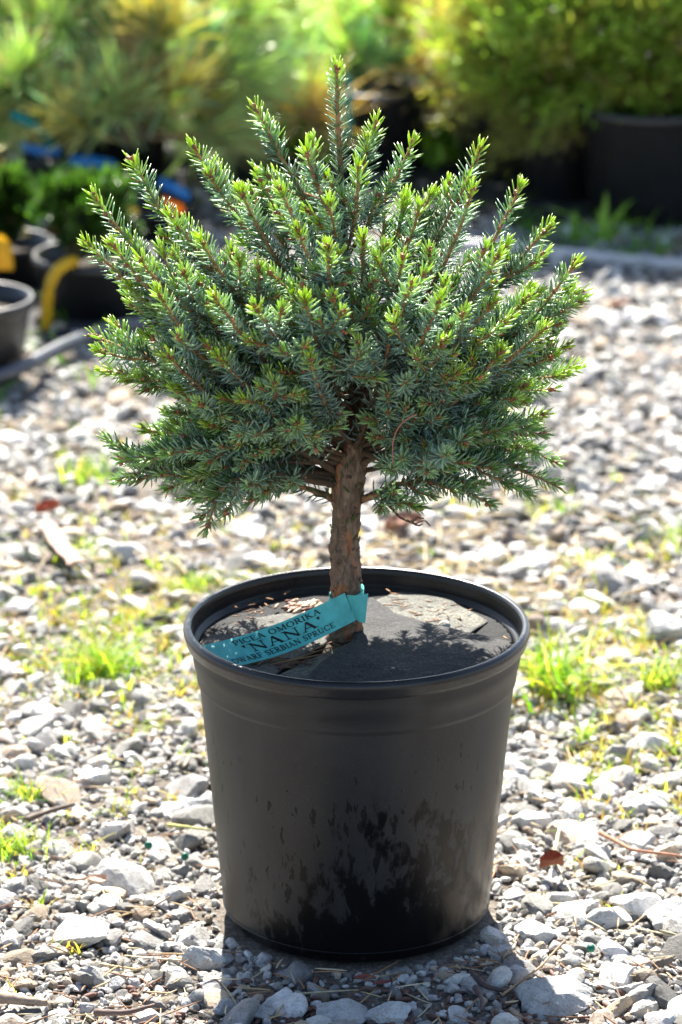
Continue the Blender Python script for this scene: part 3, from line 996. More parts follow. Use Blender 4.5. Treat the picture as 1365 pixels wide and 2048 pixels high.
# trunk path from photo pixels
TR = [(692, 1285, .004, .0190), (692, 1262, .002, .0150), (693, 1215, -.003, .0132), (694, 1170, -.002, .0128), (691, 1120, 0, .0130), (690, 1070, 0, .0124), (693, 1020, 0, .0122),
      (697, 975, 0, .0135), (702, 930, 0, .0140), (708, 885, .002, .0120), (714, 840, .004, .0105), (722, 790, .006, .0088), (722, 740, .008, .0078),
      (712, 690, .010, .0068), (702, 630, .010, .0058), (694, 560, .010, .0048), (689, 490, .010, .0040), (686, 430, .010, .0033)]
TP = np.array([at(a, b, y) for a, b, y, _ in TR]); TRr = np.array([c for *_, c in TR])
TPf, TL = resample(TP, 0.0022)
sT = np.concatenate([[0], np.cumsum(np.linalg.norm(np.diff(TP, axis=0), axis=1))])
TRf = np.interp(np.linspace(0, sT[-1], len(TPf)), sT, TRr)


def trunk_at(z):
    z = float(np.clip(z, TPf[0, 2], TPf[-1, 2]))
    k = int(np.argmin(np.abs(TPf[:, 2] - z)))
    return TPf[k].copy(), TRf[k]


spruce = empty('spruce_tree', (TP[0, 0], TP[0, 1], 0.25))
tag(spruce, 'dwarf spruce with a round crown of blue green needles and bright tips', 'tree')
tk = Acc()
n = 28
V = []
thn = np.arange(n) * 2 * np.pi / n
for k, (p, r_) in enumerate(zip(TPf, TRf)):
    nz_ = 1 + 0.10 * (vnoise(np.cos(thn) * 2 + 5, p[2] * 60 + np.sin(thn) * 2, 1.6, 4) - .5) * 2 + 0.10 * (vnoise(thn * 2.2, np.full(n, p[2] * 130), 1.2, 8) - .5) * 2 \
        + 0.05 * (vnoise(thn * 6, np.full(n, p[2] * 400), 1.0, 9) - .5) * 2
    V.append(np.stack([p[0] + np.cos(thn) * r_ * nz_, p[1] + np.sin(thn) * r_ * nz_, np.full(n, p[2])], -1))
V = np.concatenate(V)
Q = [(a * n + b, a * n + (b + 1) % n, (a + 1) * n + (b + 1) % n, (a + 1) * n + b) for a in range(len(TPf) - 1) for b in range(n)]
tk.add(V, Q)
tk.build('trunk', M_BARK, spruce)

# bark flakes
fl_ = Acc()
for k in range(150):
    j = rng.integers(10, int(len(TPf) * .62))
    a = rng.uniform(0, 2 * np.pi)
    p = TPf[j] + np.array([math.cos(a), math.sin(a), 0]) * TRf[j] * 1.02
    s1, s2 = rng.uniform(.0012, .003), rng.uniform(.002, .006)
    tn = np.array([-math.sin(a), math.cos(a), 0]); nn = np.array([math.cos(a), math.sin(a), 0])
    q = [p - tn * s1 - nn * .0006, p + tn * s1 - nn * .0006, p + tn * s1 * .8 + nn * rng.uniform(.0002, .0016) + np.array([0, 0, s2]), p - tn * s1 * .7 + nn * .0008 + np.array([0, 0, s2 * .9])]
    q2 = [v - nn * .0007 for v in q]
    fl_.add(q + q2, [(0, 1, 2, 3), (7, 6, 5, 4), (0, 4, 5, 1), (1, 5, 6, 2), (2, 6, 7, 3), (3, 7, 4, 0)], None, np.array([.17, .11, .07]) * rng.uniform(.5, 1.4))
fl_.build('bark_flakes', M_TWIG, spruce)

nbr = [0]
CEN = at(675, 640, 0)


def window(p):
    a, b = topx(p)
    return 665 < a < 770 and 745 < b < 930 and p[1] < .02


def finish(N, W, B):
    o = W.build('branch', M_TWIG, spruce)
    if N.o: N.mesh().build('needles', M_NEEDLE, o)
    if B.n: tag(B.build('buds', M_BUD, o), kind='stuff')
    nbr[0] += 1
    return o


def branch(tip, za, seed, lat=1.0, updir=None, bare=0.16, latlen=1.0, fresh=1.0, attach=None, mid=None, dens=1.0, avoid=False, rscale=1.0):
    r = np.random.default_rng(seed)
    A, tr = trunk_at(za) if attach is None else (attach, 0)
    tip = np.asarray(tip, float)
    hv = tip - A; hl = np.hypot(hv[0], hv[1])
    if mid is None:
        up = tip[2] - A[2]
        mid = A + np.array([hv[0] * .62, hv[1] * .62, up * 0.38 + 0.004]) + r.normal(0, .006, 3)
    P = bez(A, np.asarray(mid), tip, 24)
    L = np.linalg.norm(np.diff(P, axis=0), axis=1).sum()
    N, W, B = Needles(), Acc(), Acc()
    r0 = (0.0014 + 0.0075 * L) * rscale
    shoot(N, W, B, P, r0, 0.0011, bare, r, dens, fresh)
    # laterals
    T = np.gradient(P, axis=0); T /= np.linalg.norm(T, axis=1)[:, None]
    nl = int(L / 0.024 * lat * r.uniform(.7, 1.05))
    side = 1
    for k in range(nl):
        s = 0.22 + 0.58 * (k + r.uniform(0.1, .9)) / max(nl, 1)
        j = min(23, int(s * 23))
        t = T[j]
        sd = np.cross(t, [0, 0, 1.0]); sd /= np.linalg.norm(sd) + 1e-9
        upv = np.cross(sd, t)
        az = r.normal(0, .55)
        n_ = side * math.cos(az) * sd + math.sin(az) * upv
        side = -side
        d = t * math.cos(R(38)) + n_ * math.sin(R(38))
        ll = (0.018 + 0.078 * (1 - s) * L / 0.2) * r.uniform(.7, 1.25) * latlen
        ll = min(ll, 0.075)
        e = P[j] + d * ll + np.array([0, 0, .16 * ll]) + (t * .10) * ll
        if window(P[j]) or window(e): continue
        shoot(N, W, B, bez(P[j], P[j] + d * ll * .5, e, 8), 0.0013, 0.0008, 0.04, r, dens * .95, fresh * (0.8 if s > .5 else .3))
        if ll > 0.045 and r.random() < .7:
            for sg in (-1, 1):
                q = P[j] + d * ll * r.uniform(.35, .55)
                d2 = d * .7 + sg * np.cross(d, upv) * .7
                l2 = ll * r.uniform(.35, .5)
                shoot(N, W, B, bez(q, q + d2 * l2 * .5, q + d2 * l2 + np.array([0, 0, .1 * l2]), 6), 0.001, 0.0007, 0.05, r, dens * .9, fresh * .5)
    return finish(N, W, B)


# shoot tips read from the photograph: (px, py, Y, lateral density)
TIPS = [
    (505, 215, .02, .8), (612, 292, -.05, .5), (748, 238, .03, .6), (822, 282, .0, .7), (958, 290, .06, .7), (898, 362, .09, .6), (938, 385, -.07, .6),
    (1047, 372, .02, .8), (1103, 450, -.01, .7), (1152, 520, .01, .8), (1002, 508, -.11, .8), (1164, 582, .03, .9), (1090, 655, -.09, .9), (1142, 694, .0, .9),
    (1156, 738, .05, 1.), (382, 285, -.01, .8), (262, 312, .01, .8), (430, 335, .05, .7), (193, 385, .0, .9), (168, 478, -.02, .9), (222, 482, -.06, .9),
    (480, 380, -.07, .6), (565, 380, -.11, .6), (520, 345, .03, .6), (340, 425, -.05, .7), (285, 520, -.10, .8), (312, 590, -.13, .8), (430, 592, -.16, .8),
    (506, 606, -.18, .7), (660, 490, -.14, .5), (612, 590, -.17, .5), (668, 592, -.15, .4), (620, 712, -.17, .6), (828, 560, -.15, .6), (806, 512, -.10, .6),
    (880, 592, -.16, .7), (840, 412, -.02, .6), (812, 398, .05, .5), (176, 668, .0, .9), (206, 744, .02, 1.), (330, 712, -.12, .9), (438, 712, -.15, .9),
    (482, 795, -.15, .9), (522, 800, -.13, .9), (288, 855, .0, 1.), (325, 890, -.05, 1.), (795, 640, -.15, .6), (1036, 905, .05, 1.),
    (1100, 830, .04, 1.), (985, 600, -.12, .8), (930, 740, -.12, .7), (1060, 590, -.07, .8), (350, 775, -.08, 1.), (560, 745, -.13, .8), (1010, 700, -.10, .9),
    (885, 690, -.14, .6), (400, 470, -.10, .7), (720, 330, -.03, .4), (770, 395, .05, .5), (660, 400, -.07, .4), (590, 460, -.12, .5),
    (940, 620, -.02, 1.), (300, 640, .02, 1.), (420, 850, -.08, 1.), (1060, 770, -.04, 1.), (730, 470, -.09, .4), (255, 575, -.03, .9),
]
zt = lambda py: at(700, py, 0)[2]
for k, (px, py, Yt, lt) in enumerate(TIPS):
    T_ = at(px, py, Yt)
    hr = math.hypot(T_[0] - TP[-1, 0], T_[1])
    za = T_[2] - 0.95 * hr - 0.05
    lo_ = zt(945 - (k * 67) % 190)
    za = max(min(za, zt(470)), lo_) if T_[2] > lo_ + .02 else T_[2] - .03
    za = max(za, zt(950))
    branch(T_, za, 2000 + k, lt * (.9 if py > 420 else .75), latlen=1.0 if py > 420 else .68)

# leader
Nl, Wl, Bl = Needles(), Acc(), Acc()
rl = np.random.default_rng(31)
shoot(Nl, Wl, Bl, np.array([TPf[-1] - [0, 0, .004], at(682, 330, .008), at(677, 210, .004), at(677, 128, 0)]), .0030, .0014, 0, rl, 1.25, 1.0, 0.0118)
for a, b, c, d in ((690, 420, 722, 372), (688, 400, 650, 350), (690, 440, 760, 400), (688, 460, 610, 420)):
    shoot(Nl, Wl, Bl, bez(at(a, b, .01), at((a + c) / 2, (b + d) / 2 + 6, 0), at(c, d, -.01 if c < 690 else .02), 8), .0016, .0009, 0, rl, 1)
finish(Nl, Wl, Bl)

# low side branches, some added to shade the label, others drawn from the photo
def low(path, seed, lat=1.0, bare=.3, ll=1.0):
    P = [at(*q) for q in path]
    r = np.random.default_rng(seed)
    N, W, B = Needles(), Acc(), Acc()
    Pf, L = resample(np.array(P), .004)
    for _ in range(3): Pf[1:-1] = (Pf[:-2] + Pf[1:-1] * 2 + Pf[2:]) / 4
    shoot(N, W, B, Pf, 0.0036, .0010, bare, r, .9, .5)
    m = len(Pf); side = 1
    for k in range(int(L / .017 * lat)):
        s = .30 + .64 * (k + r.random()) / max(1, int(L / .017 * lat)); j = min(m - 2, int(s * m))
        t = Pf[j + 1] - Pf[j]; t /= np.linalg.norm(t)
        sd = np.cross(t, [0, 0, 1.0]); sd /= np.linalg.norm(sd)
        d = t * .68 + side * sd * .7 + np.array([0, 0, r.uniform(-.45, .2)]); side = -side
        l_ = r.uniform(.022, .048) * ll
        shoot(N, W, B, bez(Pf[j], Pf[j] + d * l_ * .5, Pf[j] + (d * .9 + t * .2) * l_, 6), .0013, .0008, .03, r, .95, .35)
    finish(N, W, B)


low([(680, 965, 0), (600, 945, -.01), (520, 965, -.03), (430, 968, -.04), (330, 940, -.045), (240, 918, -.04)], 61, 1.3, .22)
low([(676, 968, 0), (600, 958, .02), (480, 985, .03), (400, 990, .02)], 62, 1.3, .2)
low([(680, 1005, 0), (640, 985, .01), (560, 965, .02), (500, 940, .03)], 63, .5, .1, .6)
low([(672, 970, 0), (560, 950, -.05), (470, 960, -.08), (420, 1005, -.09)], 64, 1.2, .3)
low([(676, 945, 0), (600, 900, -.03), (480, 890, -.07), (380, 900, -.08), (300, 905, -.06)], 65, 1.4, .25)
low([(676, 950, 0), (580, 925, .05), (470, 930, .08), (350, 925, .08)], 75, 1.7, .2)
low([(676, 930, 0), (560, 905, .08), (440, 900, .12), (350, 890, .14)], 76, 1.9, .15, 1.2)  # added branch, keeps the sun off the label's left end
low([(676, 950, 0), (570, 938, .04), (460, 940, .055), (385, 945, .06)], 77, 1.3, .2, .8)  # also added, fills the shade over the label
low([(700, 900, 0), (620, 860, .03), (480, 850, .06), (330, 850, .07)], 66, 1.3, .25)
low([(715, 1003, 0), (745, 990, -.01), (800, 965, -.03), (870, 962, -.03), (948, 972, -.03)], 67, 1.2, .3)
low([(718, 1000, 0), (760, 990, -.02), (795, 1000, -.04), (825, 1012, -.05)], 68, .9, .25, .7)
low([(710, 930, 0), (770, 905, -.01), (850, 920, -.02), (950, 925, -.01), (1042, 935, .0)], 69, 1.3, .3)
low([(712, 915, 0), (790, 880, -.03), (870, 890, -.07), (940, 870, -.09)], 70, 1.2, .3)
low([(718, 880, 0), (820, 850, .03), (930, 870, .06), (1045, 880, .07)], 71, 1.4, .25)
low([(720, 900, 0), (790, 930, -.05), (850, 925, -.10), (900, 915, -.12)], 72, 1.1, .35)
low([(722, 850, 0), (800, 800, -.02), (930, 830, -.06), (1010, 850, -.07)], 73, 1.4, .3)
low([(705, 870, 0), (640, 850, -.05), (560, 860, -.10), (480, 850, -.12)], 74, 1.3, .35)

for k, (px, py, Yt) in enumerate([(480, 790, .17), (600, 740, .16), (880, 790, .17), (760, 720, .14)]):
    T_ = at(px, py, Yt)
    branch(T_, max(zt(880), T_[2] - .10), 2600 + k, 1.3, bare=.2)
# far side of the crown and its inside
rb = np.random.default_rng(55)
for k in range(14):
    a = rb.uniform(0, 2 * np.pi); q = rb.uniform(.15, .95) ** .5
    px = 668 + 430 * q * math.cos(a); py = 600 + 270 * q * math.sin(a) + (30 if q < .5 else 0)
    Yt = 0.17 * math.sqrt(max(.08, 1 - q * q * .9))
    T_ = at(px, py, Yt)
    hr = math.hypot(T_[0] - TP[-1, 0], T_[1])
    za = max(min(T_[2] - .6 * hr - .02, zt(480)), zt(890))
    branch(T_, za, 3000 + k, 1.35, bare=.2)
print('branches', nbr[0])

# short green stubs on the trunk
stub = Needles()
for k in range(60):
    j = rng.integers(int(len(TPf) * .30), int(len(TPf) * .62)); a = rng.uniform(0, 2 * np.pi)
    nn = np.array([math.cos(a), math.sin(a), 0])
    o = (TPf[j] + nn * TRf[j] * .9)[None]
    d = (nn * .5 + np.array([0, 0, .9]))[None] + rng.normal(0, .2, (1, 3))
    stub.add(o, d, nn[None] * -1, np.array([rng.uniform(.006, .012)]), np.array([.0018]), np.array([[.12, .19, .05]]), np.array([[.08, .13, .03]]))
stub.mesh().build('trunk_needles', M_NEEDLE, spruce)

# dead brown twigs below the right side and the curved stray needle
dw = Acc()
for pth in ([(776, 1008, -.02), (800, 1035, -.04), (830, 1048, -.05), (850, 1040, -.055), (861, 1052, -.055)], [(812, 1040, -.045), (838, 1052, -.05), (846, 1048, -.05)],
            [(822, 1046, -.05), (835, 1035, -.05), (848, 1037, -.055)]):
    Pf, _ = resample(np.array([at(*q) for q in pth]), .003)
    dw.tube(Pf, np.linspace(.0013, .0006, len(Pf)), 6, (.16, .09, .05), True, .3, rng)
dw.build('dead_twig', M_TWIG, spruce)
cn = Acc()
Pf = bez(at(833, 828, -.12), at(775, 850, -.13), at(788, 925, -.12), 14)
cn.tube(Pf, np.linspace(.0008, .0005, 14), 6, (.36, .14, .08))
tag(cn.build('pine_needle', M_STRAW, loc=at(790, 900, -.12)), 'single reddish curved dry needle caught in the right side of the spruce', 'needle')

# ------------------------------------------------------------------ teal label
lab = empty('plant_label', tuple(at(560, 1265, -.05)))
tag(lab, 'teal vinyl label strip looped round the spruce trunk', 'label')
TLc, BLc = onz(392, 1293, H - .005), onz(452, 1336, H - .012)
TRc, BRc = at(690, 1186, -.022), at(712, 1240, -.026)


def strip(u, v):
    """u 0..1 left to right, v 0..1 bottom to top"""
    u = np.asarray(u, float); v = np.asarray(v, float)
    a = BLc + (TLc - BLc) * v[..., None]; b = BRc + (TRc - BRc) * v[..., None]
    p = a + (b - a) * u[..., None]
    sag = -0.007 * np.sin(np.pi * u) * (1 - .3 * u)
    p = p + np.stack([0 * u, 0 * u, sag], -1)
    return p


sa = Acc()
U, Vv = np.meshgrid(np.linspace(0, 1, 40), np.linspace(0, 1, 6))
Pp = strip(U, Vv)
nrm = np.cross(TRc - TLc, TLc - BLc); nrm /= np.linalg.norm(nrm)
if nrm[1] > 0: nrm = -nrm


def sheet(acc, G, th, nr):
    h, w_ = G.shape[:2]
    i = np.arange(h * w_).reshape(h, w_)
    q = np.stack([i[:-1, :-1], i[:-1, 1:], i[1:, 1:], i[1:, :-1]], -1).reshape(-1, 4)
    bd = list(i[0, :]) + list(i[1:, -1]) + list(i[-1, -2::-1]) + list(i[-2:0:-1, 0])
    sd = [(bd[k], bd[(k + 1) % len(bd)], bd[(k + 1) % len(bd)] + h * w_, bd[k] + h * w_) for k in range(len(bd))]
    top = G.reshape(-1, 3)
    acc.add(np.concatenate([top, top - th * np.asarray(nr)]), np.concatenate([q, q[:, ::-1] + h * w_, np.array(sd)]))


sheet(sa, Pp, .0005, nrm)
sa.build('label_strip', M_TEAL, lab, smooth=False)
# loop round the trunk
lp = Acc()
c0, r0_ = trunk_at(zt(1190))
ths = np.linspace(0, 2 * np.pi, 49)
zz = np.array([at(695, 1216, 0)[2], at(695, 1180, 0)[2]])
G = np.array([[(c0[0] + math.cos(t) * (r0_ + .0022), c0[1] + math.sin(t) * (r0_ + .0022), z + (.004 * math.cos(t - 0.5))) for t in ths] for z in zz])
Gi = G.copy(); Gi[..., :2] = c0[:2] + (G[..., :2] - c0[:2]) * (r0_ + .0016) / (r0_ + .0022)
i = np.arange(98).reshape(2, 49)
q = np.stack([i[0, :-1], i[0, 1:], i[1, 1:], i[1, :-1]], -1)
lp.add(np.concatenate([G.reshape(-1, 3), Gi.reshape(-1, 3)]), np.concatenate([q, q[:, ::-1] + 98, np.stack([i[0, :-1], i[0, 1:], i[0, 1:] + 98, i[0, :-1] + 98], -1)[:, ::-1], np.stack([i[1, :-1], i[1, 1:], i[1, 1:] + 98, i[1, :-1] + 98], -1)]))
lp.build('trunk_loop', M_TEAL, lab)
# end tab poking through the slot, with the slot's shadow fold
tb = Acc()
A_, B_, C_, D_ = at(694, 1190, -.0235), at(737, 1187, -.030), at(731, 1246, -.033), at(712, 1238, -.0275)
U, Vv = np.meshgrid(np.linspace(0, 1, 10), np.linspace(0, 1, 6))
G = ((1 - U)[..., None] * ((1 - Vv)[..., None] * D_ + Vv[..., None] * A_) + U[..., None] * ((1 - Vv)[..., None] * C_ + Vv[..., None] * B_))
G[..., 1] -= .003 * np.sin(U * np.pi)
sheet(tb, G, .0005, (0, -1, 0.1))
tb.build('end_tab', M_TEAL, lab, smooth=False)
sl_ = Acc()
Pa = np.array([at(705 + 9 * math.sin(t) - 2, 1212 - 18 * math.cos(t), -.0262 - .0012) for t in np.linspace(.2, 2.6, 9)])
# curled lip of the slot
G = np.stack([Pa, Pa + np.array([-.0028, .0008, .0004])], 0)
sheet(sl_, G, .0005, (0, -1, 0.1))
sl_.build('slot_lip', M_TEAL, lab, smooth=False)

# ---- engraved-style serif letters, as strokes in a 1-high em box
TH, TN, SF = 0.17, 0.075, 0.20


def seg(a, b, w_): return ('s', a, b, w_)


def arcp(cx, cy, rx, ry, a0, a1, n=16, wv=TH, wh=TN):
    pts = []
    for t in np.linspace(R(a0), R(a1), n):
        wd = wh + (wv - wh) * abs(math.cos(t)); pts.append((cx + rx * math.cos(t), cy + ry * math.sin(t), wd))
    return ('a', pts)


def serif(x, y, w_=0.24): return seg((x - w_ / 2, y), (x + w_ / 2, y), 0.055)


G_ = {
    'I': (.36, [seg((.18, 0), (.18, 1), TH), serif(.18, .03, .36), serif(.18, .97, .36)]),
    'P': (.78, [seg((.2, 0), (.2, 1), TH), serif(.2, .03, .38), serif(.1, .97, .2), seg((.2, .96), (.45, .96), TN), seg((.2, .46), (.45, .46), TN), arcp(.43, .71, .24, .25, -90, 90)]),
    'C': (.92, [arcp(.50, .5, .40, .46, 42, 318, 26), seg((.84, .66), (.84, .96), .06), seg((.84, .20), (.86, .30), .05)]),
    'E': (.80, [seg((.2, 0), (.2, 1), TH), seg((.04, .965), (.74, .965), TN), seg((.04, .035), (.78, .035), TN), seg((.2, .5), (.55, .5), TN), seg((.55, .38), (.55, .62), .05), seg((.72, .78), (.72, .98), .06), seg((.76, .02), (.76, .24), .06)]),
    'F': (.76, [seg((.2, 0), (.2, 1), TH), serif(.2, .03, .38), seg((.04, .965), (.72, .965), TN), seg((.2, .5), (.55, .5), TN), seg((.55, .38), (.55, .62), .05), seg((.70, .76), (.70, .98), .06)]),
    'A': (.96, [seg((.14, .02), (.46, .98), TN), seg((.46, .99), (.80, .02), TH), seg((.25, .34), (.66, .34), TN), serif(.13, .03, .28), serif(.82, .03, .32)]),
    'O': (1.0, [arcp(.5, .5, .40, .46, 0, 360, 34)]),
    'M': (1.18, [seg((.18, 0), (.18, 1), TN), seg((.18, .99), (.58, .04), TH), seg((.58, .04), (.96, .99), TN), seg((.98, 0), (.98, 1), TH), serif(.17, .03, .3), serif(1.0, .03, .34), serif(.14, .97, .24), serif(1.02, .97, .26)]),
    'N': (1.0, [seg((.18, 0), (.18, 1), TN), seg((.16, .98), (.82, .04), TH), seg((.82, 0), (.82, 1), TN), serif(.17, .03, .30), serif(.14, .97, .26), serif(.83, .97, .30)]),
    'R': (.90, [seg((.2, 0), (.2, 1), TH), serif(.2, .03, .38), serif(.1, .97, .2), seg((.2, .96), (.45, .96), TN), seg((.2, .5), (.45, .5), TN), arcp(.43, .73, .22, .23, -90, 90), seg((.42, .5), (.76, .02), TH), serif(.80, .03, .26)]),
    'K': (.92, [seg((.2, 0), (.2, 1), TH), serif(.2, .03, .38), serif(.2, .97, .38), seg((.24, .42), (.72, .97), TN), seg((.38, .58), (.76, .03), TH), serif(.74, .97, .26), serif(.80, .03, .28)]),
    'D': (.94, [seg((.2, 0), (.2, 1), TH), seg((.04, .96), (.45, .96), TN), seg((.04, .04), (.45, .04), TN), arcp(.44, .5, .40, .46, -90, 90, 18)]),
    'W': (1.30, [seg((.12, .97), (.38, .02), TH), seg((.38, .02), (.64, .90), TN), seg((.60, .97), (.88, .02), TH), seg((.88, .02), (1.14, .97), TN), serif(.12, .97, .28), serif(.60, .97, .24), serif(1.15, .97, .24)]),
    'S': (.74, [('a', [(.62, .84, .07), (.56, .93, .08), (.38, .97, .08), (.20, .91, .12), (.15, .77, .16), (.24, .62, .17), (.42, .52, .18), (.58, .40, .17), (.63, .25, .16), (.55, .09, .12), (.36, .03, .08), (.19, .07, .08), (.12, .18, .07)]), seg((.64, .70), (.64, .97), .05), seg((.11, .03), (.11, .30), .05)]),
    'B': (.86, [seg((.2, 0), (.2, 1), TH), seg((.04, .96), (.45, .96), TN), seg((.04, .04), (.48, .04), TN), seg((.2, .52), (.45, .52), TN), arcp(.43, .74, .20, .22, -90, 90), arcp(.46, .28, .24, .24, -90, 90)]),
    'U': (.98, [seg((.2, .35), (.2, 1), TH), arcp(.48, .36, .28, .32, 180, 360, 16), seg((.76, .35), (.76, 1), TN), serif(.2, .97, .38), serif(.77, .97, .30)]),
    "'": (.34, [('a', [(.17, .98, .20), (.17, .88, .18), (.17, .76, .10), (.17, .66, .04)])]),
    ' ': (.42, []),
}


def write(acc, text, u0, u1, v0, v1, off=.00035):
    wsum = sum(G_[c][0] for c in text) + .06 * (len(text) - 1)
    x = 0
    for c in text:
        wd, st = G_[c]
        for s in st:
            if s[0] == 's':
                (ax, ay), (bx, by), w_ = s[1:]
                m_ = 6
                pts = [(ax + (bx - ax) * k / m_, ay + (by - ay) * k / m_, w_) for k in range(m_ + 1)]
            else: pts = s[1]
            pts = np.array(pts)
            d = np.gradient(pts[:, :2], axis=0); d /= np.linalg.norm(d, axis=1)[:, None] + 1e-9
            nn = np.stack([-d[:, 1], d[:, 0]], -1) * (pts[:, 2:] / 2)
            row = np.stack([pts[:, :2] - nn, pts[:, :2] + nn], 0)
            uu = u0 + (row[..., 0] + x) / wsum * (u1 - u0); vv = v0 + row[..., 1] * (v1 - v0)
            G = strip(uu, vv) + nrm * off
            sheet(acc, G, .0002, nrm)
            off += 0.000004
        x += wd + .06
    return


tx = Acc()
write(tx, "PICEA OMORIKA", .215, .815, .715, .90)
write(tx, "'NANA'", .235, .80, .345, .66)
write(tx, "DWARF SERBIAN SPRUCE", .09, .855, .085, .27)
tx.build('lettering', M_INK, lab, smooth=False)

# ------------------------------------------------------------------ weeds, straw, leaves on the gravel
def blade(acc, p, ht, wd, az, lean, col, segs=5, curl=1.0):
    d = np.array([math.cos(az), math.sin(az), 0]); s = np.array([-math.sin(az), math.cos(az), 0])
    t = np.linspace(0, 1, segs)
    P = np.asarray(p) + (t ** 1.6 * lean * ht)[:, None] * d + np.stack([0 * t, 0 * t, ht * (t - curl * .35 * lean * t ** 2.2)], -1)
    w_ = wd * (1 - t ** 2.2) * .5 + wd * .03
    f = wd * .18
    V = np.concatenate([P - w_[:, None] * s, P - np.array([0, 0, f]) - d * f, P + w_[:, None] * s])
    q = [(k, k + 1, segs + k + 1, segs + k) for k in range(segs - 1)] + [(segs + k, segs + k + 1, 2 * segs + k + 1, 2 * segs + k) for k in range(segs - 1)]
    acc.add(V, q, None, col)


GC = [np.array([.20, .34, .03]), np.array([.30, .40, .04]), np.array([.10, .24, .02]), np.array([.42, .36, .08]), np.array([.38, .24, .08])]


def clump(acc, x, y, n, spread, h0, h1, wd, r, pal=(0, 0, 1, 1, 2, 3)):
    for _ in range(n):
        px, py = x + r.normal(0, spread), y + r.normal(0, spread)
        if math.hypot(px, py) < .13: continue
        blade(acc, (px, py, float(gz(px, py))), r.uniform(h0, h1), wd * r.uniform(.6, 1.2), r.uniform(0, 6.28), r.uniform(.3, 1.3), GC[r.choice(pal)] * r.uniform(.7, 1.25))


TUFTS = [
    (205, 1350, 200, .017, .025, .06, .0026, 'thick bright green grass clump on the gravel left of the pot'),
    (60, 1590, 110, .012, .012, .028, .0016, 'small fine grass clump at the left edge beside the pot base'),
    (25, 1700, 130, .014, .015, .035, .0018, 'yellow green grass clump at the lower left edge'),
    (1110, 1390, 95, .018, .04, .085, .0042, 'tall broad bladed weed right of the pot below the rim'),
    (1325, 1370, 90, .012, .02, .045, .0026, 'leafy weed patch at the right edge level with the pot rim'),
    (1165, 1480, 12, .004, .02, .045, .0034, 'slender two leaved seedling in the stones right of the pot'),
    (1355, 1500, 16, .006, .02, .05, .003, 'thin grass sprig at the right edge by the white slab'),
    (1190, 1130, 40, .014, .015, .035, .0026, 'blurred grass sprig behind the pot on the right'),
    (165, 960, 40, .016, .03, .06, .003, 'blurred grass sprig under the left side of the crown'),
    (1100, 1020, 36, .016, .015, .03, .003, 'low blurred green tuft behind the pot under the crown'),
    (385, 1180, 90, .014, .015, .035, .0024, 'grass patch touching the back left of the pot rim in view'),
    (1350, 1090, 60, .025, .015, .04, .0028, 'yellow green tuft far right behind the pot'),
    (240, 1270, 50, .03, .012, .03, .0024, 'straggly yellowing grass behind the thick clump'),
    (150, 1120, 50, .03, .012, .03, .0024, 'sparse pale grass beside the strip of bark'),
]
for k, (px, py, n_, spd, h0, h1, wd, lb) in enumerate(TUFTS):
    r = np.random.default_rng(400 + k)
    p = onz(px, py, 0)
    A = Acc(); clump(A, p[0], p[1], n_, spd, h0, h1, wd, r)
    tag(A.build('grass_tuft', M_GRASS, loc=(p[0], p[1], 0)), lb, 'grass tuft')

gs = Acc()
r = np.random.default_rng(12)
zones = [(-.27, .70, .11, .18, 230), (-.12, .75, .09, .10, 80), (.27, .56, .07, .15, 230), (-.22, .30, .08, .10, 26), (.27, .28, .06, .10, 34), (.20, 1.05, .14, .2, 50), (-.30, 1.25, .15, .25, 40), (.35, .05, .06, .10, 10), (-.25, -.05, .05, .1, 5)]
for zx, zy, sx_, sy_, n_ in zones:
    for _ in range(n_):
        x, y = r.normal(zx, sx_), r.normal(zy, sy_)
        if math.hypot(x, y) < .17: continue
        clump(gs, x, y, r.integers(3, 12), .006, .006, .026, .0022, r, (0, 1, 1, 3, 3, 3, 4, 4))
for _ in range(70):     # weeds in front of the back pots
    x, y = r.uniform(-.75, -.35), r.uniform(1.5, 2.6)
    clump(gs, x, y, 6, .01, .02, .06, .004, r, (2, 2, 0))
for _ in range(46):
    x, y = r.uniform(.25, 1.0), r.uniform(2.3, 2.65)
    clump(gs, x, y, 6, .012, .02, .07, .005, r, (2, 2, 0))
tag(gs.build('grass', M_GRASS), 'thin yellow green grass sprouting through the gravel', 'grass', kind='stuff')

ds = Acc()
r = np.random.default_rng(13)
for _ in range(1500):
    y = r.uniform(-.45, 1.2) if r.random() < .75 else r.uniform(-.4, 0)
    x = r.uniform(-1, 1) * ((y + 2.86) * .0975 * 1.3 + .03)
    if math.hypot(x, y) < .135: continue
    ln = r.uniform(.006, .035) if r.random() < .85 else r.uniform(.04, .09)
    c = [np.array([.45, .33, .18]), np.array([.28, .15, .08]), np.array([.16, .09, .055]), np.array([.55, .47, .30])][r.integers(0, 4)]
    chip(ds, (x, y, float(gz(x, y)) + r.uniform(.002, .010)), ln, r.uniform(.0005, .0010), r.uniform(0, 3.14), c * r.uniform(.7, 1.2), .002, r.normal(0, .12), r.normal(0, .06))
for _ in range(420):     # bark crumbs on the bare soil
    x, y = r.normal(.05, .2), r.normal(-.23, .06)
    if math.hypot(x, y) < .13: continue
    chip(ds, (x, y, float(gz(x, y)) + .002), r.uniform(.006, .016), r.uniform(.001, .003), r.uniform(0, 3.14), np.array([.12, .065, .05]) * r.uniform(.6, 1.6), .001, .1)
for _ in range(170):     # dry straw behind the pot
    x, y = r.normal(.08, .14), r.normal(.90, .14)
    chip(ds, (x, y, float(gz(x, y)) + r.uniform(.004, .014)), r.uniform(.03, .09), .0011, r.uniform(0, 3.14), np.array([.50, .38, .20]) * r.uniform(.7, 1.2), .003, r.normal(0, .1), r.normal(0, .08))
